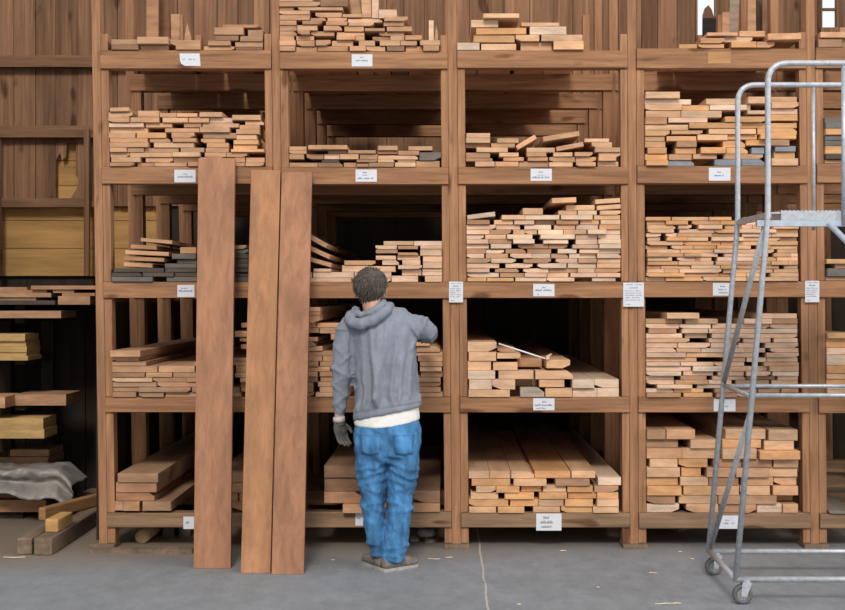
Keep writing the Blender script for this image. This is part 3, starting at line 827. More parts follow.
# ------------------------------------------------------------------ rolling platform ladder
YF, YR = -1.455, -0.78
lad = empty('platform_ladder', (1.95, (YF + YR) / 2, 0), 'grey steel rolling platform ladder on casters in front of the fourth bay', 'ladder')
XT, XB, ZT = 1.672, 1.505, 2.03
rt = 0.0155
XE, ZR = 3.05, 2.80
def ltube(name, pts, r=rt, mat='steel'):
    bm = bmesh.new(); tube(bm, pts, r, 14); return obj(name, local(bm, lad), M[mat], lad, smooth=True)
def frame_tube(y, zb):
    p = [Vector((XB, y, zb)), Vector((XT - 0.004, y, ZT - 0.06)), Vector((XT, y, ZT + 0.02)), Vector((XT, y, ZR - 0.11))]
    p += bend((XT, y, 1), (XT, y, ZR), (9, y, ZR), 0.105, 8) + [Vector((1.95, y, ZR))] + bend((1.9, y, ZR), (2.42, y, ZR), (XE + 0.30, y, 1.12), 0.10, 6) + bend((2.42, y, ZR), (XE + 0.33, y, 1.07), (XE + 0.27, y, 0.37), 0.08, 5) + [Vector((XE + 0.27, y, 0.38))]
    ltube('handrail_frame', p)
frame_tube(YF, 0.115); frame_tube(YR, 0.135)
ltube('guard_post', [(2.065, YF, ZT - 0.07), (2.065, YF, ZR - 0.015)], 0.0125)
ltube('guard_post', [(2.105, YR, 1.97), (2.105, YR, ZR - 0.015)], 0.0105)
for y, z in ((YF, 0.128), (YR, 0.135)): ltube('base_bar', [(XB, y, z), (XE + 0.35, y, z)])
for y in (YF, YR): ltube('mid_bar', [(XB + 0.09, y, 1.08), (2.87, y, 1.08)], 0.012)
ltube('base_bar', [(XB, YF, 0.13), (XB, YR, 0.14)])
ltube('cross_brace', [(XB + 0.092, YF, 1.07), (XB + 0.09, YR, 1.085)], 0.012)
ltube('cross_brace', [(XT - 0.01, YF + 0.01, 1.97), (XB + 0.088, YR, 1.10)], 0.0145)
ltube('cross_brace', [(1.588, YF + 0.01, 1.0), (XB + 0.012, YR, 0.16)], 0.0145)
ltube('support_brace', [(1.985, YF + 0.005, 1.975), (2.87, YF + 0.005, 1.085)], 0.016, 'steelplate')
bm = bmesh.new(); box(bm, XT - 0.005, 2.36, YF + 0.012, YR - 0.012, ZT - 0.008, ZT)
x = XT + 0.07
while x < 2.34:                                                      # raised teeth of the grip tread
    box(bm, x, x + 0.011, YF + 0.014, YR - 0.02, ZT, ZT + 0.010); x += 0.021
obj('grating', local(bm, lad), M['steel'], lad)
bm = bmesh.new(); box(bm, XT + 0.07, 2.36, YF + 0.006, YF + 0.03, ZT - 0.042, ZT + 0.006)
obj('tread_edge', local(bm, lad), M['steel'], lad)
bm = bmesh.new(); box(bm, XT - 0.055, 2.36, YF + 0.0, YF + 0.04, ZT - 0.074, ZT - 0.043)
obj('platform_channel', local(bm, lad), M['steelplate'], lad)
bm = bmesh.new(); box(bm, XT - 0.012, XT + 0.02, YF + 0.01, YR - 0.01, ZT - 0.03, ZT - 0.009); obj('platform_channel', local(bm, lad), M['steel'], lad)
for y in (YF, YR): ltube('stringer', [(2.36, y, ZT - 0.03), (XE + 0.35, y, 0.128)], 0.016)
for k in range(1, 7):
    z = ZT - 0.03 - k * 0.285; x = 2.36 + (XE + 0.35 - 2.36) * (ZT - 0.03 - z) / (ZT - 0.158)
    bm = bmesh.new(); box(bm, x - 0.10, x + 0.10, YF + 0.02, YR - 0.02, z - 0.012, z + 0.012); obj('step', local(bm, lad), M['steel'], lad)
def caster(x, y, ang):
    rw = 0.052
    root = Vector((x, y, rw))
    bm = bmesh.new()
    ca, sa = math.cos(ang), math.sin(ang)
    def P(a, b_, c): return Vector((x + a * ca - b_ * sa, y + a * sa + b_ * ca, c))   # a along rolling direction, b along axle
    prof = [(-0.014, 0.030), (-0.016, 0.046), (-0.010, 0.0515), (0.010, 0.0515), (0.016, 0.046), (0.014, 0.030)]
    seg = 28; rings = []
    for k in range(seg):
        t = 2 * math.pi * k / seg
        rings.append([bm.verts.new(P(math.cos(t) * r, w, rw + math.sin(t) * r)) for w, r in prof])
    for k in range(seg):
        a, b_ = rings[k], rings[(k + 1) % seg]
        for i in range(len(prof)):
            j = (i + 1) % len(prof); bm.faces.new((a[i], b_[i], b_[j], a[j]))
    wheel = obj('wheel', local(bm, lad), M['rubber'], lad, smooth=True)
    bm = bmesh.new(); tube(bm, [P(0, -0.012, rw), P(0, 0.012, rw)], 0.031, 22); obj('hub', local(bm, lad), M['hub'], wheel)
    bm = bmesh.new(); tube(bm, [P(0, -0.026, rw), P(0, 0.026, rw)], 0.009, 12)
    for s in (-0.021, 0.021):
        pts = [(-0.016, rw - 0.012), (0.014, rw - 0.012), (0.004, rw + 0.062), (-0.046, rw + 0.062)]
        a = [bm.verts.new(P(p, s - 0.0015, q)) for p, q in pts]; b_ = [bm.verts.new(P(p, s + 0.0015, q)) for p, q in pts]
        bm.faces.new(a); bm.faces.new(b_[::-1])
        for i in range(4): bm.faces.new((a[(i + 1) % 4], a[i], b_[i], b_[(i + 1) % 4]))
    tube(bm, [P(-0.02, 0, rw + 0.058), P(-0.02, 0, 0.13)], 0.022, 14)
    obj('caster_fork', local(bm, lad), M['steel'], lad)
caster(XB + 0.035, YF, math.pi); caster(XB + 0.03, YR, math.pi + 0.25); caster(XE + 0.3, YF, 0.3); caster(XE + 0.3, YR, 0.1)
# ------------------------------------------------------------------ sticks and offcuts on the top shelf
def stick(name, u0b, u1b, vb, u0t, u1t, vt, y, label, tint, th=0.03, lean=0.0, point=None, grp=None, cat='offcut'):
    bm = bmesh.new(); s = lambda u: X(u, y)
    zb, zt = Z(vb, y), Z(vt, y)
    loc = Vector(((s(u0b) + s(u1b)) / 2, y, zb))
    if point is None:
        hexa(bm, [(s(u0b), y, zb), (s(u1b), y, zb), (s(u1b), y + th, zb), (s(u0b), y + th, zb), (s(u0t), y + lean, zt), (s(u1t), y + lean, zt), (s(u1t), y + th + lean, zt), (s(u0t), y + th + lean, zt)])
    else:
        zs = Z(point, y)
        prism(bm, [(s(u0b), zb), (s(u1b), zb), (s(u1b), zs), (s((u0t + u1t) / 2), zt), (s(u0b) + 0.006, zs)], y, y + th)
    bmesh.ops.translate(bm, verts=bm.verts[:], vec=-loc)
    o = obj(name, bm, M['board'], loc=loc, tint=tint)
    return tag(o, label, cat, grp)
TT = TINT
stick('upright_offcut', 171, 179.6, 61, 171, 179.6, 14, 0.75, 'short square-topped board standing on the top shelf of the first bay', TT['n'])
stick('upright_offcut', 183.6, 191, 61, 186, 188, 23, 0.72, 'pointed lath standing on the top shelf of the first bay', TT['n'], 0.02, point=38)
stick('upright_offcut', 146.5, 158, 60, 146.5, 158, -18, 1.0, 'tall board standing behind the low top-shelf stack of the first bay', TT['r'])
stick('upright_offcut', 159.5, 169.5, 60, 157, 168, -18, 1.15, 'dark tall board standing behind the low top-shelf stack of the first bay', (0.2, 0.1, 0.055))
stick('upright_offcut', 352, 361.6, 16.6, 348.5, 357, -14, 0.06, 'reddish short board upended on the tallest top-shelf stack', TT['n'])
stick('upright_offcut', 362.4, 371.4, 17.2, 360.5, 370, -14, 0.02, 'honey-coloured short board upended on the tallest top-shelf stack', TT['y'])
stick('upright_offcut', 372.2, 378.4, 18.0, 371.8, 378.6, -14, -0.01, 'pale narrow board upended on the tallest top-shelf stack', TT['p'])
stick('offcut_block', 379, 396.6, 18.0, 379, 396.6, 9.6, -0.02, 'pale block lying at the right end of the tallest top-shelf stack', TT['p'], 0.16)
stick('upright_offcut', 428.8, 433.6, 40.6, 428.8, 433.6, 20.4, 0.0, 'narrow pale offcut upended on the top shelf beside the second bay post', TT['p'])
stick('upright_offcut', 434.2, 438, 40.6, 435, 437, 25, 0.05, 'pointed pale offcut upended on the top shelf beside the second bay post', TT['t'], 0.03, point=34)
stick('upright_offcut', 722.4, 729.4, 50, 722.4, 729.4, 12, 0.55, 'short brown board standing on the top shelf of the fourth bay', TT['n'])
stick('upright_offcut', 727.5, 737, 60, 737, 746.5, -16, 0.95, 'weathered grey board leaning on the top shelf of the fourth bay', (0.27, 0.20, 0.15), 0.03, 0.2)
stick('upright_offcut', 747.6, 755.6, 58, 748, 756, -16, 0.8, 'slim brown board standing on the top shelf of the fourth bay', TT['n'])
stick('upright_offcut', 763.5, 775, 60, 766.5, 778, -16, 1.1, 'reddish wide board leaning on the top shelf of the fourth bay', TT['r'], 0.03, 0.1)
stick('upright_offcut', 702.5, 715, 62, 703.5, 716, 18, 1.2, 'near-black board standing under the broken gap in the barn wall', (0.02, 0.015, 0.012))
stick('upright_offcut', 758, 763, 62, 756.5, 762, -16, 1.35, 'dark slim board behind the leaning boards of the fourth bay', (0.09, 0.055, 0.035))
# white rod across the thick planks of the middle bay
bm = bmesh.new(); tube(bm, [W(498.6, 343.6, -0.03), W(545.0, 358.6, -0.055)], 0.005, 8)
rod = obj('metal_rod', bm, M['white'], smooth=True); tag(rod, 'thin white rod sloping across the thick planks on the second shelf', 'rod')
bm = bmesh.new(); prism(bm, [(X(545.6), Z(359.4)), (X(548.6), Z(359.4)), (X(548.9), Z(356.4)), (X(551.5), Z(353.6)), (X(550.5), Z(353.2)), (X(545.4), Z(355.6))], -0.05, -0.02)
tag(obj('wood_sliver', bm, M['board'], tint=TT['p']), 'pale sliver at the lower end of the white rod', 'sliver')
# ------------------------------------------------------------------ open bay at the left: shelf arms, stored timber, tarp
bay = empty('storage_rack', (-3.3, 2.2, 0), 'dark timber shelf arms in the open bay left of the rack', 'rack')
AY = 0.9
def ax(u): return X(u, AY)
def az(v): return Z(v, AY)
ARMV = [304.5, 317.9, 360.3, 406.6, 438.3]
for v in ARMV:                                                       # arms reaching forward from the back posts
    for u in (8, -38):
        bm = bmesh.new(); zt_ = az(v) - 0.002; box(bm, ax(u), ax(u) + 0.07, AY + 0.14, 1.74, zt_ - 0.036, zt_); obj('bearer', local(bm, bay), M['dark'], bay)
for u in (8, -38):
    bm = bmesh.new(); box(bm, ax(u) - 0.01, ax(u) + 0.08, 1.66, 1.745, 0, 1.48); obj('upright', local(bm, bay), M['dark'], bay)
LT = TINT
left_boards = [  # u0,u1,v0,v1, tint, front offset, name, label
 (-60, 55, 300.2, 304.4, 'd', 0, 'board', 'dark lowest board of the pile under the yellow boarding'),
 (58, 90, 291.2, 299.8, 'n', 0.0, 'plank', 'brown thick board end at the right of the pile under the yellow boarding'),
 (-60, 36, 289.6, 292.6, 'n', 0.02, 'board', 'brown board stepping back in the pile under the yellow boarding'),
 (-60, 51, 285.0, 289.2, 'n', 0.0, 'board', 'longer brown board in the pile under the yellow boarding'),
 (62, 95, 285.6, 288.6, 'r', 0.02, 'board', 'thin brown board over the thick board end at the far left'),
 (-60, 47, 280.4, 283.2, 'r', 0.03, 'board', 'reddish board second from the top of the pile under the yellow boarding'),
 (53, 74, 280.2, 283.4, 'n', 0.02, 'board', 'short brown board end second from the top beside the first post'),
 (-60, 27, 275.4, 278.2, 'r', 0.04, 'board', 'thin topmost board at the far left under the yellow boarding'),
 (31, 96, 275.6, 279.4, 'n', 0.0, 'board', 'wide topmost board beside the first post under the yellow boarding'),
 (-40, 61, 310.6, 317.8, 'n', 0.0, 'plank', 'single brown plank on its own in the dark open bay'),
 (-30, 28, 356.0, 360.2, 'y', 0.0, 'board', 'lowest of the yellowish boards in the dark open bay'),
 (-30, 26.4, 351.8, 355.4, 'y', 0.02, 'board', 'second lowest of the yellowish boards in the dark open bay'),
 (-30, 26.8, 345.2, 351.2, 'y', 0.01, 'board', 'thickest middle one of the yellowish boards in the dark open bay'),
 (-30, 26, 339.8, 344.6, 'y', 0.02, 'board', 'second from top of the yellowish boards in the dark open bay'),
 (-30, 25, 329.0, 336.4, 'y', 0.0, 'board', 'topmost yellowish board in the dark open bay'),
 (-40, 5, 398.6, 409.6, 't', -0.1, 'plank', 'stubby tan plank end cut by the picture edge in the open bay'),
 (15, 66, 393.4, 404.6, 'n', 0.1, 'plank', 'brown thick plank with its side in view in the open bay'),
 (-40, 44.2, 429.2, 438.2, 'y', 0.0, 'plank', 'lower of two yellow planks with dark marks in the open bay'),
 (-40, 43.2, 417.4, 428.6, 'y', 0.0, 'plank', 'upper of two yellow planks with dark marks in the open bay'),
 (-60, 46, 500.0, 512.0, 'r', 0.10, 'plank', 'brown thick plank at the bottom of the pile under the tarp'),
 (14, 43, 491.4, 494.6, 'r', 0.25, 'board', 'brown board near the bottom of the pile under the tarp'),
 (-60, 40, 494.8, 499.6, 'r', 0.20, 'board', 'wide brown board on the bottom plank under the tarp'),
 (25, 50, 485.6, 491.2, 'n', 0.3, 'board', 'short brown board end just below the tarp'),
 (-60, 44, 470.0, 484.6, 'd', 0.08, 'board', 'dark stock hidden below the fold of the tarp'),
 (-60, 48, 455.6, 464.4, 'r', 0.35, 'board', 'brown board end on the pile just above the tarp'),
 (10, 49, 448.4, 455.2, 'n', 0.4, 'board', 'topmost brown board on the pile above the tarp'),
]
left_boards.sort(key=lambda q: -q[3]); stacked = []
for (u0, u1, v0, v1, tn, fo, nm, lab) in left_boards:
    y0 = AY + fo; s0, s1 = X(u0, y0), X(u1, y0); z0, z1 = Z(v1, y0), Z(v0, y0)
    sup = [t_ for a_, b_, t_ in stacked if min(s1, b_) - max(s0, a_) > 0]
    sup += [az(a_) - 0.002 for a_ in ARMV if abs(az(a_) - z0) < 0.07 and not any(abs(t_ - z0) < 0.03 for t_ in sup)]
    if sup:
        tz = max(sup); g_ = z0 - tz
        if -0.2 < g_ < (0.12 if v1 < 305 else 0.075): z1 += tz + 0.001 - z0; z0 = tz + 0.001
    stacked.append((s0, s1, z1))
    y1 = 3.75 if v1 < 305 else min(1.64, y0 + (0.30 if tn == 'y' else 0.36 if v1 < 440 else 0.62))
    loc = Vector(((s0 + s1) / 2, y0, z0)); bm = bmesh.new()
    box(bm, s0 - loc.x, s1 - loc.x, 0, y1 - y0, 0, z1 - z0)
    base = LT[tn] if tn != 'y' else (0.50, 0.325, 0.135)
    o = obj(nm, bm, M['board'], loc=loc, tint=base); tag(o, lab, 'board', 'timber stored in the open bay')
for y, k in ((1.05, 0), (1.45, 1)):
    bm = bmesh.new(); box(bm, -4.5, X(30, 1.2), y, y + 0.09, 0, Z(512.1, 1.0)); o = obj('floor_bearer', bm, M['dark'])
    tag(o, ['dark bearer on the floor under the front of the tarp pile', 'dark bearer on the floor under the back of the tarp pile'][k], 'bearer')
# tarp draped over the pile
bm = bmesh.new(); NX, NY = 84, 52; grid = []
for i in range(NX + 1):
    s = i / NX; row = []
    for j in range(NY + 1):
        t = j / NY
        u = -40 + s * 121
        n1 = noise.noise(Vector((s * 5.2, t * 2.0, 1.3))); n2 = noise.noise(Vector((s * 13, t * 7, 4.7)))
        if t < 0.45:                                                 # resting part
            y = 1.18 - (t / 0.45) * 0.36; v = 472 - 0.0 * s
            x = X(u, 1.0); z = Z(466 + 3 * s, 1.0) + 0.008 * n1 + 0.012
        else:                                                        # hanging fold
            q = (t - 0.45) / 0.55
            drop = 0.15 - 0.05 * math.sin(s * 7) + (0.14 if s < 0.30 else 0.0) * (1 - s / 0.30) + 0.05 * max(0, s - 0.8) / 0.2
            y = 0.80 - 0.05 * q + 0.03 * math.sin(q * 3.1) ; x = X(u, 1.0); z = Z(466 + 3 * s, 1.0) + 0.012 - q * drop
        n3 = noise.noise(Vector((s * 24 + t * 9, t * 15, 9.1))); z += 0.016 * n1 + 0.012 * n2 + 0.008 * abs(n3); y += 0.025 * n1 + 0.02 * n2 - 0.02 * math.sin(q * 9 if t > 0.45 else 0)
        if s > 0.86: z -= 0.10 * ((s - 0.86) / 0.14) ** 1.4; x -= 0.02 * n2
        row.append(bm.verts.new((x, y, z)))
    grid.append(row)
for a, b_ in zip(grid, grid[1:]):
    for j in range(NY): bm.faces.new((a[j], b_[j], b_[j + 1], a[j + 1]))
ORG = Vector((-3.2, 1.0, 0.3)); bmesh.ops.translate(bm, verts=bm.verts[:], vec=-ORG)
tp = obj('tarp', bm, M['tarp'], loc=ORG, smooth=True); sd = tp.modifiers.new('thickness', 'SOLIDIFY'); sd.thickness = 0.004
tag(tp, 'crumpled grey tarp draped over the timber pile at the far left', 'tarp')
# squared timbers on the floor at the left
def timber(name, p0, p1, w, h, mat, label, cat='beam', side=1):
    """square timber from p0 to p1 (floor corner nearest the viewer, left), width w to the right"""
    p0, p1 = Vector(p0), Vector(p1); d = (p1 - p0).normalized(); rgt = Vector((d.y, -d.x, 0)).normalized() * w
    bm = bmesh.new(); up = Vector((0, 0, h))
    hexa(bm, [q - p0 for q in (p0, p0 + rgt, p1 + rgt, p1, p0 + up, p0 + rgt + up, p1 + rgt + up, p1 + up)])
    o = obj(name, bm, M[mat] if isinstance(mat, str) else mat, loc=p0, bevel=0.010); return tag(o, label, cat)
ob = M['board']
timber('floor_timber', (X(16, -0.22), -0.22, 0), (X(16, -0.22) - 0.02, 1.6, 0), 0.098, 0.103, 'beamgrey', 'grey squared timber on the floor, left of the touching two')
timber('floor_timber', (X(33.4, -0.24), -0.24, 0), (X(33.4, -0.24) + 0.0, 1.7, 0), 0.112, 0.108, 'beamgrey', 'grey squared timber on the floor carrying the pale block')
tb = timber('timber_block', (X(44.6, -0.06), -0.06, 0.1085), (X(44.6, -0.06) + 0.012, 0.22, 0.1085), 0.084, 0.084, wood('yellow_pine_block', (0.52, 0.30, 0.12), (20, 1.5, 40), 0.8, 1.1), 'pale yellow timber block resting on the grey floor timber', 'block')
timber('brown_timber', (X(38, 0.36), 0.36, 0.1085), (-2.40, 1.25, 0.1085), 0.055, 0.085, wood('brown_edge_timber', (0.36, 0.19, 0.08), (20, 2, 30), 0.75, 1.1), 'brown timber set on edge behind the pale block', 'beam')
timber('floor_timber', (-2.80, 0.95, 0), (-2.72, 1.7, 0), 0.12, 0.12, 'beamgrey', 'dark squared timber on the floor behind the brown edge timber')
# things on the floor under the rack
bm = bmesh.new(); hexa(bm, [(X(97), -0.17, 0), (X(198), -0.20, 0), (X(198), -0.12, 0), (X(97), -0.09, 0), (X(97), -0.17, 0.02), (X(198), -0.20, 0.03), (X(198), -0.12, 0.03), (X(97), -0.09, 0.02)])
tag(obj('floor_lath', bm, M['beamgrey']), 'worn brown lath lying on the floor along the first bay', 'lath')
bm = bmesh.new()
tube(bm, [(-1.95, 0.13, 0.048), (-1.94, 0.35, 0.05), (-1.90, 0.78, 0.048)], [(0.045, 0.044), (0.048, 0.046), (0.047, 0.045)], 12)
lo = min(v.co.z for v in bm.verts); bmesh.ops.translate(bm, verts=bm.verts[:], vec=(0, 0, -lo + 0.0))
tag(obj('round_log', bm, wood('split_log_wood', (0.50, 0.33, 0.20), (20, 2, 20), 0.7, 1.1), smooth=True), 'short round log lying under the first bay', 'log')
for i, (a, b_) in enumerate(((162, 174.5), (178.5, 190.5))):
    bm = bmesh.new(); box(bm, X(a, 0.35), X(b_, 0.35), 0.35, 0.60, 0, 0.11)
    tag(obj('timber_block', bm, M['beamend'], bevel=0.008), ['dark square block under the first bay, next to the log', 'dark square block under the first bay, next to the leaning plank'][i], 'block')
def rock(u, v0, v1, w, y, label, seed):
    bm = bmesh.new(); bmesh.ops.create_icosphere(bm, subdivisions=3, radius=1.0)
    hz = (v1 - v0) / (F / (8 + y)); wz_ = w / (F / (8 + y))
    for vv in bm.verts:
        n = noise.noise(vv.co * 1.7 + Vector((seed, 0, 0)))
        c = vv.co * (1 + 0.18 * n); c = Vector([math.copysign(abs(q) ** 0.8, q) for q in c])
        vv.co = Vector((c.x * wz_ / 2, c.y * 0.06, c.z * hz / 2))
    lo = min(q.co.z for q in bm.verts)
    o = obj('stone', bm, M['stone'], loc=(X(u, y), y, Z(v1, y) - lo), smooth=True); tag(o, label, 'stone')
rock(430, 537.8, 546.2, 13, 0.22, 'rough grey stone on the floor under the second bay', 2.0)
rock(427, 527.6, 537.2, 18, 0.22, 'flat-topped grey stone balanced on the stone under the second bay', 5.0)
rock(415, 536.4, 546, 12, 0.26, 'dark grey stone beside the balanced stones under the second bay', 9.0)
# pieces stored flat under the fourth bay
timber('floor_timber', (1.50, 0.55, 0), (2.1, 1.3, 0), 0.09, 0.07, 'beamend', 'dark timber lying askew on the floor under the fourth bay')
timber('floor_timber', (0.35, 1.6, 0), (1.2, 1.75, 0), 0.09, 0.09, 'beamend', 'dark timber lying on the floor deep under the third bay')
# wood chips on the concrete
CH = [(653, 573.6, 7), (680, 552.3, 3), (692, 559.5, 4), (663, 604.5, 16), (676, 604.0, 10), (434, 559.6, 12), (449, 558.0, 7), (519, 605, 3), (563, 551.2, 6), (14, 558, 22), (333, 560.5, 3), (598, 588, 2.5)]
CL = ['short pale wood chip on the floor left of the rear caster', 'tiny wood chip on the floor left of the rear caster near the rack', 'small wood chip between the chip by the rack and the rear caster',
      'long pale shaving on the floor left of the front caster', 'thin shaving touching the long one left of the front caster', 'pale shaving on the floor beside the right shoe', 'small shaving under the post right of the person',
      'tiny chip on the floor right of the pale joint line', 'pale chip on the floor before the third bay', 'wide pale shaving on the floor before the grey timbers', 'dark crumb on the floor between plank and shoes', 'tiny chip alone in the middle of the floor before the fourth bay']
for (u, v, w), lab in zip(CH, CL):
    y = F * 1.6 / (v - HV) - 8; s = F / (8 + y); wm = w / s
    bm = bmesh.new(); n = 7; top = []; 
    pts = [(-wm / 2 + wm * k / (n - 1), 0.006 * math.sin(k * 1.1 + u) ) for k in range(n)]
    tube(bm, [(px, py, 0.0035) for px, py in pts], [(0.0025 + 0.006 * math.sin(math.pi * (k + 0.3) / (n - 0.4)), 0.003) for k in range(n)], 6)
    o = obj('wood_chip', bm, M['chip'], loc=(X(u, y), y, 0.0008)); tag(o, lab, 'wood chip')
# ------------------------------------------------------------------ the person
PY = -0.60
person = empty('person', (X(388, PY), PY, 0), 'person in grey hooded sweatshirt and blue jeans seen from behind, reaching into the rack', 'person')
def Q(u, v, dy=0.0):
    """picture point at the person's distance, then moved dy in depth"""
    p = W(u, v, PY); return Vector((p.x, PY + dy, p.z))
S = F / (8 + PY)                                                     # picture units per metre here
def ell(bm, c, r, sub=3, rot=None):
    g = bmesh.ops.create_icosphere(bm, subdivisions=sub, radius=1.0)
    for v in g['verts']:
        q = Vector((v.co.x * r[0], v.co.y * r[1], v.co.z * r[2]))
        if rot is not None: q = rot @ q
        v.co = q + Vector(c)
def fused(bm, voxel, smooth=6, fac=0.5):
    bmesh.ops.recalc_face_normals(bm, faces=bm.faces[:])
    me = bpy.data.meshes.new('raw'); bm.to_mesh(me); bm.free()
    o = bpy.data.objects.new('raw', me); C.objects.link(o)
    m = o.modifiers.new('r', 'REMESH'); m.mode = 'VOXEL'; m.voxel_size = voxel
    s = o.modifiers.new('s', 'SMOOTH'); s.iterations = smooth; s.factor = fac
    dg = bpy.context.evaluated_depsgraph_get(); dg.update()
    out = bpy.data.meshes.new_from_object(o.evaluated_get(dg))
    bpy.data.objects.remove(o); bpy.data.meshes.remove(me)
    b = bmesh.new(); b.from_mesh(out); bpy.data.meshes.remove(out)
    return b
def displace(bm, fn):
    bm.normal_update(); mv = [(v, v.normal.copy() * fn(v.co, v.normal)) for v in bm.verts]
    for v, d in mv: v.co += d
def px(co):                                                          # back to picture units at the person's distance
    return CX + co.x * S, HV - (co.z - CZ) * S
def part(name, bm, mat, parent=person, smooth=True, label=None):
    o = obj(name, local(bm, person), mat, parent, smooth=smooth)
    if label: o['label'] = label
    return o
def rings(bm, rows, seg=28):
    """rows: centre, (rx, ry)"""
    tube(bm, [r[0] for r in rows], [r[1] for r in rows], seg)
def finger(bm, pts, r): tube(bm, pts, [r * 1.05, r, r * 0.95, r * 0.7][:len(pts)], 10); ell(bm, pts[-1], (r * 0.72,) * 3, 2)
W_ = lambda px_: px_ / S
# --- body: one skin under the clothes, bare at neck, head, ears
bm = bmesh.new()
rings(bm, [(Q(388, 446, 0.0), (0.165, 0.105)), (Q(387, 420, 0), (0.150, 0.095)), (Q(386, 385, 0.02), (0.150, 0.09)), (Q(384, 345, 0.03), (0.168, 0.095)), (Q(381, 322, 0.04), (0.165, 0.075)), (Q(375, 311, 0.04), (0.07, 0.06))])
rings(bm, [(Q(375, 316, 0.035), (0.062, 0.060)), (Q(370.5, 300, 0.045), (0.057, 0.058)), (Q(369.6, 288, 0.05), (0.056, 0.058))], 20)
ell(bm, Q(369.6, 283.5, 0.055), (0.078, 0.094, 0.094), 4)
ell(bm, Q(369.8, 292.5, 0.095), (0.060, 0.062, 0.070), 3)            # jaw
ell(bm, Q(369.8, 290, 0.158), (0.012, 0.018, 0.02), 2)               # nose
ell(bm, Q(369.8, 296.5, 0.148), (0.022, 0.010, 0.008), 2)            # mouth
for u in (355.0, 384.0):
    ell(bm, Q(u, 293.0, 0.050), (0.012, 0.022, 0.032), 2, Matrix.Rotation(0.25 if u < 370 else -0.25, 3, 'Z'))
# arms
LA = [Q(349, 323, 0.03), Q(343.5, 345, 0.02), Q(340.5, 372, 0.01), Q(338.8, 398, 0.03), Q(338.6, 420, 0.045)]
tube(bm, LA, [0.052, 0.045, 0.038, 0.034, 0.027], 16)
RA = [Q(407, 323, 0.03), Q(419, 327, 0.02), Q(429.5, 333.5, 0.04), Q(428, 335, 0.18), Q(425, 337, 0.30)]
tube(bm, RA, [0.052, 0.046, 0.040, 0.034, 0.027], 16)
def hand_pts(wrist, fwd, side, curl):
    """palm centre, four finger chains and a thumb from the wrist; fwd along the hand, side towards the thumb, curl towards the palm"""
    fwd, side, curl = fwd.normalized(), side.normalized(), curl.normalized()
    palm = wrist + fwd * 0.048
    out = []
    for k, (off, ln) in enumerate(((0.034, 0.074), (0.012, 0.083), (-0.011, 0.076), (-0.033, 0.060))):
        p0 = wrist + fwd * 0.082 + side * off
        p1 = p0 + (fwd * 0.97 + curl * 0.2).normalized() * ln * 0.42
        p2 = p1 + (fwd * 0.85 + curl * 0.5).normalized() * ln * 0.33
        p3 = p2 + (fwd * 0.62 + curl * 0.78).normalized() * ln * 0.25
        out.append([p0 - fwd * 0.03, p0, p1, p2, p3])
    t0 = wrist + fwd * 0.025 + side * 0.030
    t1 = t0 + (fwd * 0.7 + side * 0.65 + curl * 0.25).normalized() * 0.040
    t2 = t1 + (fwd * 0.9 + side * 0.15 + curl * 0.40).normalized() * 0.032
    out.append([wrist + fwd * 0.012 + side * 0.012, t0, t1, t2])
    return palm, out
def make_hand(bm, wrist, fwd, side, curl, fat=1.0):
    palm, ch = hand_pts(wrist, fwd, side, curl)
    nrm = fwd.cross(side).normalized()
    rot = Matrix((side.normalized(), nrm, fwd.normalized())).transposed()
    ell(bm, palm, (0.043 * fat, 0.019 * fat, 0.055), 3, rot)
    for i, c in enumerate(ch):
        r = (0.0098 if i == 4 else 0.0088) * fat
        tube(bm, c, [r * 1.1] + [r] * (len(c) - 2) + [r * 0.8], 10); ell(bm, c[-1], (r * 0.82,) * 3, 2)
LH = (Q(338.6, 421, 0.045), Vector((0.14, 0.06, -1)), Vector((0.72, 0.68, 0.12)), Vector((0.62, -0.70, 0.05)))
RH = (Q(425, 337, 0.31), Vector((-0.10, 1, -0.12)), Vector((-1, -0.1, 0.15)), Vector((0, 0.12, -1)))
for h in (LH, RH): make_hand(bm, *h)
tube(bm, [LA[-1], LH[0] + Vector((0.003, 0.002, -0.03))], [0.026, 0.027], 12); tube(bm, [RA[-1], RH[0] + Vector((0, 0.03, 0))], [0.026, 0.027], 12)
# legs and feet
LL = [Q(374, 444, 0.0), Q(372.5, 475, 0.01), Q(373, 498, 0.016), Q(374.4, 522, 0.012), Q(378.0, 551, 0.0)]
RL = [Q(401, 444, 0.0), Q(402.0, 475, 0.0), Q(399.5, 498, 0.01), Q(398.5, 522, -0.01), Q(394, 556, -0.04)]
tube(bm, LL, [0.080, 0.068, 0.048, 0.042, 0.030], 18); tube(bm, RL, [0.080, 0.068, 0.048, 0.042, 0.032], 18)
b = fused(bm, 0.0055, 4)
part('body', b, M['skin'])
for u in (364.5, 375.0):
    bm = bmesh.new(); ell(bm, Q(u, 285.5, 0.140), (0.011, 0.010, 0.010), 2); part('eye', bm, M['eye'])
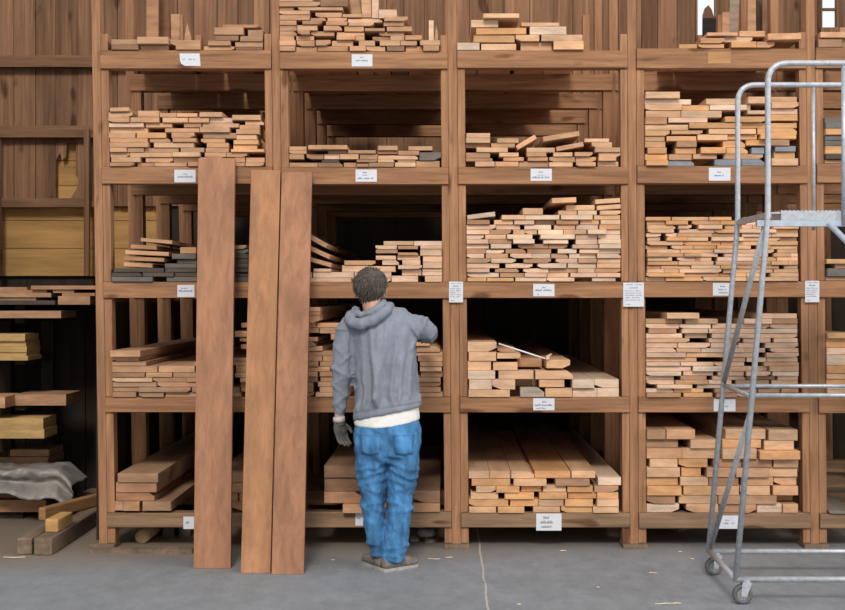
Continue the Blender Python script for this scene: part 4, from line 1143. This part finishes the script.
# --- hair, short and swept, longer at the nape
bm = bmesh.new(); bmesh.ops.create_icosphere(bm, subdivisions=6, radius=1.0)
hc = Q(369.4, 284.6, 0.048)
for v in bm.verts:
    d = v.co.copy(); x, y, z = d
    rx, ry, rz = 0.0945, 0.110, 0.100
    if z < 0:
        rz = 0.124; k = max(0, -z)
        rx *= 1 - 0.26 * k ** 2.2; ry *= 1 - 0.18 * k ** 2
    st = noise.noise(Vector((x * 9, y * 9, z * 1.6))) * 0.05 + noise.noise(Vector((x * 20, y * 20, z * 3 + x * 3))) * 0.05 + noise.noise(Vector((x * 45, y * 45, z * 6))) * 0.03
    q = Vector((x * rx, y * ry, z * rz)) * (1 + st)
    q.x += 0.006 * (z if z > 0 else 0) ; v.co = q
dead = [v for v in bm.verts if (v.co.y > 0.045 and v.co.z < 0.042) or (v.co.z < -0.112 + 0.010 * noise.noise(Vector((v.co.x * 60, 0, 3)))) or (v.co.y > -0.026 and v.co.z < -0.030 + 0.006 * noise.noise(v.co * 70))]
bmesh.ops.delete(bm, geom=dead, context='VERTS')
hv = random.Random(3)
roots = [v for v in bm.verts]
bm.normal_update()
picks = [(v.co.copy(), v.normal.copy()) for v in hv.sample(roots, 900)]
for co, n in picks:                                                  # clumps combed down and to the left
    if n.length < 0.1: continue
    flow = Vector((-0.35 + hv.gauss(0, 0.2), hv.gauss(0, 0.15) + (0.5 if co.z > 0.06 else 0), -1.0 if co.z < 0.08 else -0.35))
    flow = (flow - n * flow.dot(n)); flow = flow.normalized() if flow.length > 0.05 else Vector((0, 0, -1))
    L = hv.uniform(0.018, 0.036) * (0.8 if co.z < -0.05 else 1.0); w = hv.uniform(0.0014, 0.0030)
    p = [co - n * 0.002, co + flow * L * 0.4 + n * hv.uniform(0.001, 0.003), co + flow * L * 0.75 + n * hv.uniform(0.001, 0.0035), co + flow * L + n * hv.uniform(-0.001, 0.004)]
    tube(bm, p, [w * 0.8, w, w * 0.7, w * 0.15], 5)
bmesh.ops.translate(bm, verts=bm.verts[:], vec=hc)
hr = part('hair', bm, M['hair'])
# --- shirt hem below the sweatshirt
bm = bmesh.new()
rings(bm, [(Q(387, 426.2, -0.005), (0.193, 0.135)), (Q(387, 418, -0.004), (0.190, 0.130)), (Q(386.8, 408, 0.0), (0.180, 0.120)), (Q(386, 396, 0.0), (0.165, 0.105))])
b = fused(bm, 0.008, 3)
def shirt_shift(co):
    u, v = px(co); return (u - 387) / 33
for v in b.verts:
    t = shirt_shift(v.co); v.co.z += (3.0 * t + 4.0 * t * t) / S
displace(b, lambda c, n: 0.004 * noise.noise(c * 16))
part('shirt', b, M['shirt'])
# --- jeans
bm = bmesh.new()
rings(bm, [(Q(387.6, 419, -0.003), (0.182, 0.120)), (Q(387.6, 428, -0.006), (0.195, 0.134)), (Q(388, 441, -0.01), (0.200, 0.142)), (Q(388, 452, -0.008), (0.194, 0.135)), (Q(388, 458, 0), (0.165, 0.10))], 36)
rings(bm, [(Q(372.0, 446, -0.004), (0.098, 0.120)), (Q(371.6, 462, 0.0), (0.094, 0.108)), (Q(371.8, 478, 0.008), (0.088, 0.098)), (Q(373, 496, 0.016), (0.073, 0.084)), (Q(373.2, 516, 0.012), (0.066, 0.078)), (Q(375, 534, 0.008), (0.056, 0.072)), (Q(377.4, 549, 0.0), (0.044, 0.066)), (Q(378.0, 555.5, -0.004), (0.043, 0.066))], 28)
rings(bm, [(Q(404.6, 446, -0.004), (0.098, 0.120)), (Q(404.0, 462, -0.002), (0.090, 0.108)), (Q(402.2, 478, 0.0), (0.083, 0.098)), (Q(400.2, 496, 0.004), (0.070, 0.086)), (Q(399.0, 516, -0.006), (0.069, 0.082)), (Q(396.6, 534, -0.02), (0.067, 0.080)), (Q(394.2, 550, -0.03), (0.066, 0.078)), (Q(393.4, 559.5, -0.036), (0.066, 0.078))], 28)
ell(bm, Q(374, 443, -0.075), (0.085, 0.075, 0.10), 3); ell(bm, Q(402, 443, -0.075), (0.085, 0.075, 0.10), 3)
b = fused(bm, 0.0065, 8)
def jean_fold(c, n):
    u, v = px(c); d = 0.0
    leg = -1 if u < 387.5 else 1
    # pulled creases under the seat, slack rings at knee and ankle
    for (v0, amp, slope, wid) in ((459, 0.012, 0.55, 3.2), (468, 0.010, 0.50, 3.0), (477, 0.009, 0.35, 3.4), (489, 0.009, -0.2, 3.4), (500, 0.008, 0.3, 3.0), (512, 0.006, -0.4, 3.4), (538, 0.008, 0.35, 2.8), (546, 0.008, -0.2, 2.4), (553, 0.007, 0.2, 2.2)):
        cu = 372 if leg < 0 else 402
        vv = v - v0 - slope * abs(u - 388) * 0.6 + 5 * noise.noise(Vector((u * 0.06, v0, leg)))
        d += 1.5 * amp * math.exp(-(vv / (wid * 0.75)) ** 2) * (0.35 + 0.9 * abs(noise.noise(Vector((u * 0.05, v0 * 0.1, leg * 3.0))))) 
    d += 0.012 * noise.noise(Vector((c.x * 13, c.y * 9, c.z * 6))) + 0.009 * noise.noise(Vector((c.x * 22 + c.z * 14, c.y * 16, c.z * 20))) + 0.004 * noise.noise(c * 34)
    if v < 450 and n.y < -0.2:                                       # centre seam and pocket edges
        d -= 0.007 * math.exp(-((u - 388.5) / 1.2) ** 2)
    return d * min(1.0, max(0.0, (v - 424) / 8))
displace(b, jean_fold)
jn = part('jeans', b, M['jeans'])
# patch pockets on the seat, following the cloth
from mathutils.bvhtree import BVHTree

jb = bmesh.new(); jb.from_mesh(jn.data); bmesh.ops.translate(jb, verts=jb.verts[:], vec=Vector(person.location)); jt = BVHTree.FromBMesh(jb)
def on_seat(u, v, lift):
    p = Q(u, v, -0.6); h = jt.ray_cast(p, Vector((0, 1, 0)))
    return (h[0] + Vector((0, -lift, 0))) if h[0] is not None else Q(u, v, -0.14)
for c in (371.5, 404.5):
    bm = bmesh.new(); n = 8; g = []
    for i in range(n + 1):
        t = i / n; row = []
        for j in range(n + 1):
            s = j / n * 2 - 1; v = 432 + t * 19.0 - (1 - abs(s)) * -1.4 * t
            row.append(bm.verts.new(on_seat(c + s * (10.2 - 1.6 * t), v, 0.0035)))
        g.append(row)
    for a, d in zip(g, g[1:]):
        for j in range(n): bm.faces.new((a[j], a[j + 1], d[j + 1], d[j]))
    pk = part('pocket', bm, M['jeans'], jn); sd = pk.modifiers.new('thickness', 'SOLIDIFY'); sd.thickness = 0.003; sd.offset = 0
    bm = bmesh.new(); tube(bm, [on_seat(c + s * 10.0, 433.0, 0.006) for s in (-1, -0.5, 0, 0.5, 1)], 0.0022, 6); part('pocket_hem', bm, M['denim_dark'], jn)
bm = bmesh.new(); tube(bm, [on_seat(388.4, v, 0.0015) for v in range(424, 452, 3)], 0.0022, 6); part('seat_seam', bm, M['denim_dark'], jn)
jb.free()
# --- sweatshirt
bm = bmesh.new()
rings(bm, [(Q(387.0, 412.8, -0.006), (0.198, 0.141)), (Q(387.0, 407, -0.006), (0.199, 0.141)), (Q(387, 398, -0.008), (0.201, 0.143)), (Q(386.4, 382, -0.006), (0.196, 0.138)), (Q(385.4, 360, 0.0), (0.190, 0.130)), (Q(384.0, 340, 0.01), (0.193, 0.122)), (Q(381.0, 326, 0.025), (0.196, 0.104)), (Q(378.5, 317.5, 0.035), (0.165, 0.085)), (Q(376, 311.5, 0.04), (0.10, 0.07)), (Q(375, 307.5, 0.04), (0.075, 0.066))], 40)
tube(bm, [Q(352, 322, 0.03), Q(345.5, 333, 0.02), Q(342.6, 350, 0.01), Q(341.2, 370, 0.005), Q(340.6, 388, 0.018), Q(339.6, 404, 0.035), Q(339, 413.5, 0.044)], [0.064, 0.068, 0.066, 0.064, 0.060, 0.050, 0.043], 22)
tube(bm, [Q(339, 412, 0.044), Q(338.8, 422.5, 0.046)], [0.037, 0.036], 18)
tube(bm, [Q(402, 324, 0.03), Q(413, 325.5, 0.025), Q(422, 328, 0.02), Q(428.3, 332.0, 0.035), Q(428.6, 334.5, 0.09), Q(427.5, 335.5, 0.18), Q(426.2, 336.5, 0.26)], [0.070, 0.075, 0.070, 0.060, 0.060, 0.050, 0.044], 22)
tube(bm, [Q(426.2, 336.5, 0.255), Q(425.4, 337, 0.305)], [0.038, 0.036], 18)
b = fused(bm, 0.007, 9)
def hood_fold(c, n):
    u, v = px(c); d = 0.0
    if 352 < u < 421 and v > 322 and n.y < 0.3:                      # long hanging folds down the back
        t = min(1, max(0, (v - 322) / 60))
        for (u0, drift, amp, wid) in ((362, 3, 0.008, 3.4), (371, 5, 0.013, 3.0), (379.5, -2, 0.012, 3.4), (389, -9, 0.012, 3.2), (398, -5, 0.011, 3.2), (407, -6, 0.009, 3.6), (414, -3, 0.008, 3.0)):
            du = u - u0 - drift * t + 2.2 * noise.noise(Vector((v * 0.05, u0, 0)))
            d += 2.1 * amp * (0.25 + 0.95 * t) * math.exp(-(du / wid) ** 2)
        d -= 0.020 * t
        if v > 396: d *= max(0.0, 1 - (v - 396) / 9)
        if v > 396:                                                  # cloth bunches above the ribbed hem
            d += 0.005 * math.sin((u + 3 * noise.noise(c * 9)) * 0.9) * math.exp(-((v - 400) / 3.5) ** 2) - 0.004 * math.exp(-((v - 406.5) / 1.2) ** 2)
            pass
    if u < 352 and v > 330:                                          # sleeve creases
        for (v0, sl, amp) in ((352, 0.9, 0.004), (363, -0.7, 0.006), (372, 0.5, 0.008), (380, -0.4, 0.007), (392, 0.7, 0.006), (400, -0.5, 0.006), (407, 0.3, 0.006)):
            d += amp * math.exp(-((v - v0 - sl * (u - 341) + 2 * noise.noise(Vector((u * 0.2, v0, 2)))) / 2.3) ** 2)
        d -= 0.008
    if u > 411 and v < 350:
        for (u0, sl, amp) in ((414, 0.6, 0.010), (421, -0.5, 0.009), (427, 0.35, 0.007)):
            d += amp * math.exp(-((u - u0 - sl * (v - 330)) / 2.2) ** 2)
        d -= 0.005
    if 350.5 < u < 353.5 and 330 < v < 400: d -= 0.004
    return d + 0.006 * noise.noise(c * 11) + 0.0035 * noise.noise(c * 30)
displace(b, hood_fold)
for v in b.verts:                                                    # hem rides up at the right hip
    u, vv = px(v.co)
    if vv > 385 and 352.5 < u:
        k = min(1, (vv - 385) / 28); t = (u - 387) / 33
        v.co.z += k * (7.0 * t - 1.0 * t * t) / S
hd = part('sweatshirt', b, M['hoodie'])
# hood lying on the shoulders: a rolled outer edge around an inner fold
bm = bmesh.new()
path = [Q(355, 309.5, 0.10), Q(350, 315, 0.03), Q(349.5, 319, -0.03), Q(354, 322.8, -0.085), Q(362, 323.6, -0.105), Q(372, 320.5, -0.105), Q(381, 315, -0.09), Q(387.5, 309.5, -0.05), Q(390, 306.5, 0.02), Q(388, 304.5, 0.09)]
tube(bm, path, [0.020, 0.026, 0.031, 0.034, 0.034, 0.034, 0.032, 0.030, 0.026, 0.020], 16)
path2 = [Q(356.5, 308.5, 0.06), Q(356.5, 313.5, -0.005), Q(362, 315.5, -0.04), Q(370, 313, -0.05), Q(377.5, 308.5, -0.04), Q(382, 304.5, -0.005), Q(383, 302, 0.05)]
tube(bm, path2, [0.018, 0.022, 0.025, 0.025, 0.024, 0.022, 0.018], 14)
b = fused(bm, 0.006, 3)
displace(b, lambda c, n: 0.006 * noise.noise(Vector((c.x * 22, c.y * 22, c.z * 10))) + 0.003 * noise.noise(c * 40))
part('hood', b, M['hoodie'], hd)
# --- gloves
for h, lab in ((LH, 'left'), (RH, 'right')):
    bm = bmesh.new(); make_hand(bm, *h, fat=1.16)
    w, f = h[0], h[1].normalized(); tube(bm, [w - f * 0.005, w + f * 0.03], [0.033, 0.032], 14)
    b = fused(bm, 0.004, 2); g = part('glove', b, M['glove'])
    bm = bmesh.new(); tube(bm, [w - f * 0.022, w + f * 0.008], [0.0350, 0.0365], 16); part('glove_cuff', bm, M['glovepatch'], g)
# --- shoes
def shoe(ankle_u, y, ang, nm, k_=0.88):
    """heel near the trouser hem; ang turns the toe from straight ahead (+ to the right)"""
    s = F / (8 + y); ax_ = (ankle_u - CX) / s
    ca, sa = math.cos(ang), math.sin(ang)
    def P(a, l, z):
        a *= k_; l *= k_; z *= 0.92
        return Vector((ax_ + a * sa + l * ca, y + a * ca - l * sa, z))    # a forward, l to the right
    root_bm = bmesh.new()
    secs = [(-0.075, 0.030, 0.062), (-0.055, 0.037, 0.082), (-0.01, 0.040, 0.092), (0.05, 0.041, 0.085), (0.10, 0.046, 0.066), (0.15, 0.047, 0.050), (0.185, 0.038, 0.042), (0.205, 0.022, 0.034)]
    rows = []
    for a, hw, hh in secs:
        rows.append([root_bm.verts.new(P(a, hw * math.copysign(abs(math.cos(t)) ** 0.8, math.cos(t)), 0.022 + hh * max(0, math.sin(t)) ** 0.8)) for t in [math.pi * k / 10 for k in range(11)]])
    for p, q in zip(rows, rows[1:]):
        for k in range(10): root_bm.faces.new((p[k], p[k + 1], q[k + 1], q[k]))
        root_bm.faces.new((p[10], p[0], q[0], q[10]))
    root_bm.faces.new(rows[0]); root_bm.faces.new(rows[-1][::-1])
    up = part('shoe', root_bm, M['shoe'])
    bm = bmesh.new()
    out = [(-0.083, 0.024), (-0.07, 0.037), (-0.02, 0.041), (0.04, 0.040), (0.10, 0.049), (0.15, 0.050), (0.19, 0.040), (0.213, 0.018)]
    loop = [(a, l) for a, l in out] + [(a, -l) for a, l in out[::-1]]
    A = [bm.verts.new(P(a, l, 0.001)) for a, l in loop]; B = [bm.verts.new(P(a, l * 1.02, 0.023)) for a, l in loop]
    bm.faces.new(A); bm.faces.new(B[::-1])
    for i in range(len(A)):
        j = (i + 1) % len(A); bm.faces.new((A[i], A[j], B[j], B[i]))
    so = part('sole', bm, M['sole'], up, smooth=False)
    bm = bmesh.new()
    for k in range(4):
        a = 0.055 + 0.018 * k; hz = 0.022 + 0.085 - 0.006 - k * 0.0065 * 1.2
        tube(bm, [P(a, -0.022, hz - 0.006), P(a + 0.004, 0, hz + 0.004), P(a, 0.022, hz - 0.006)], 0.003, 6)
    part('laces', bm, M['shirt'], up)
shoe(379.0, -0.60, math.radians(-30), 'left'); shoe(392, -0.655, math.radians(50), 'right')
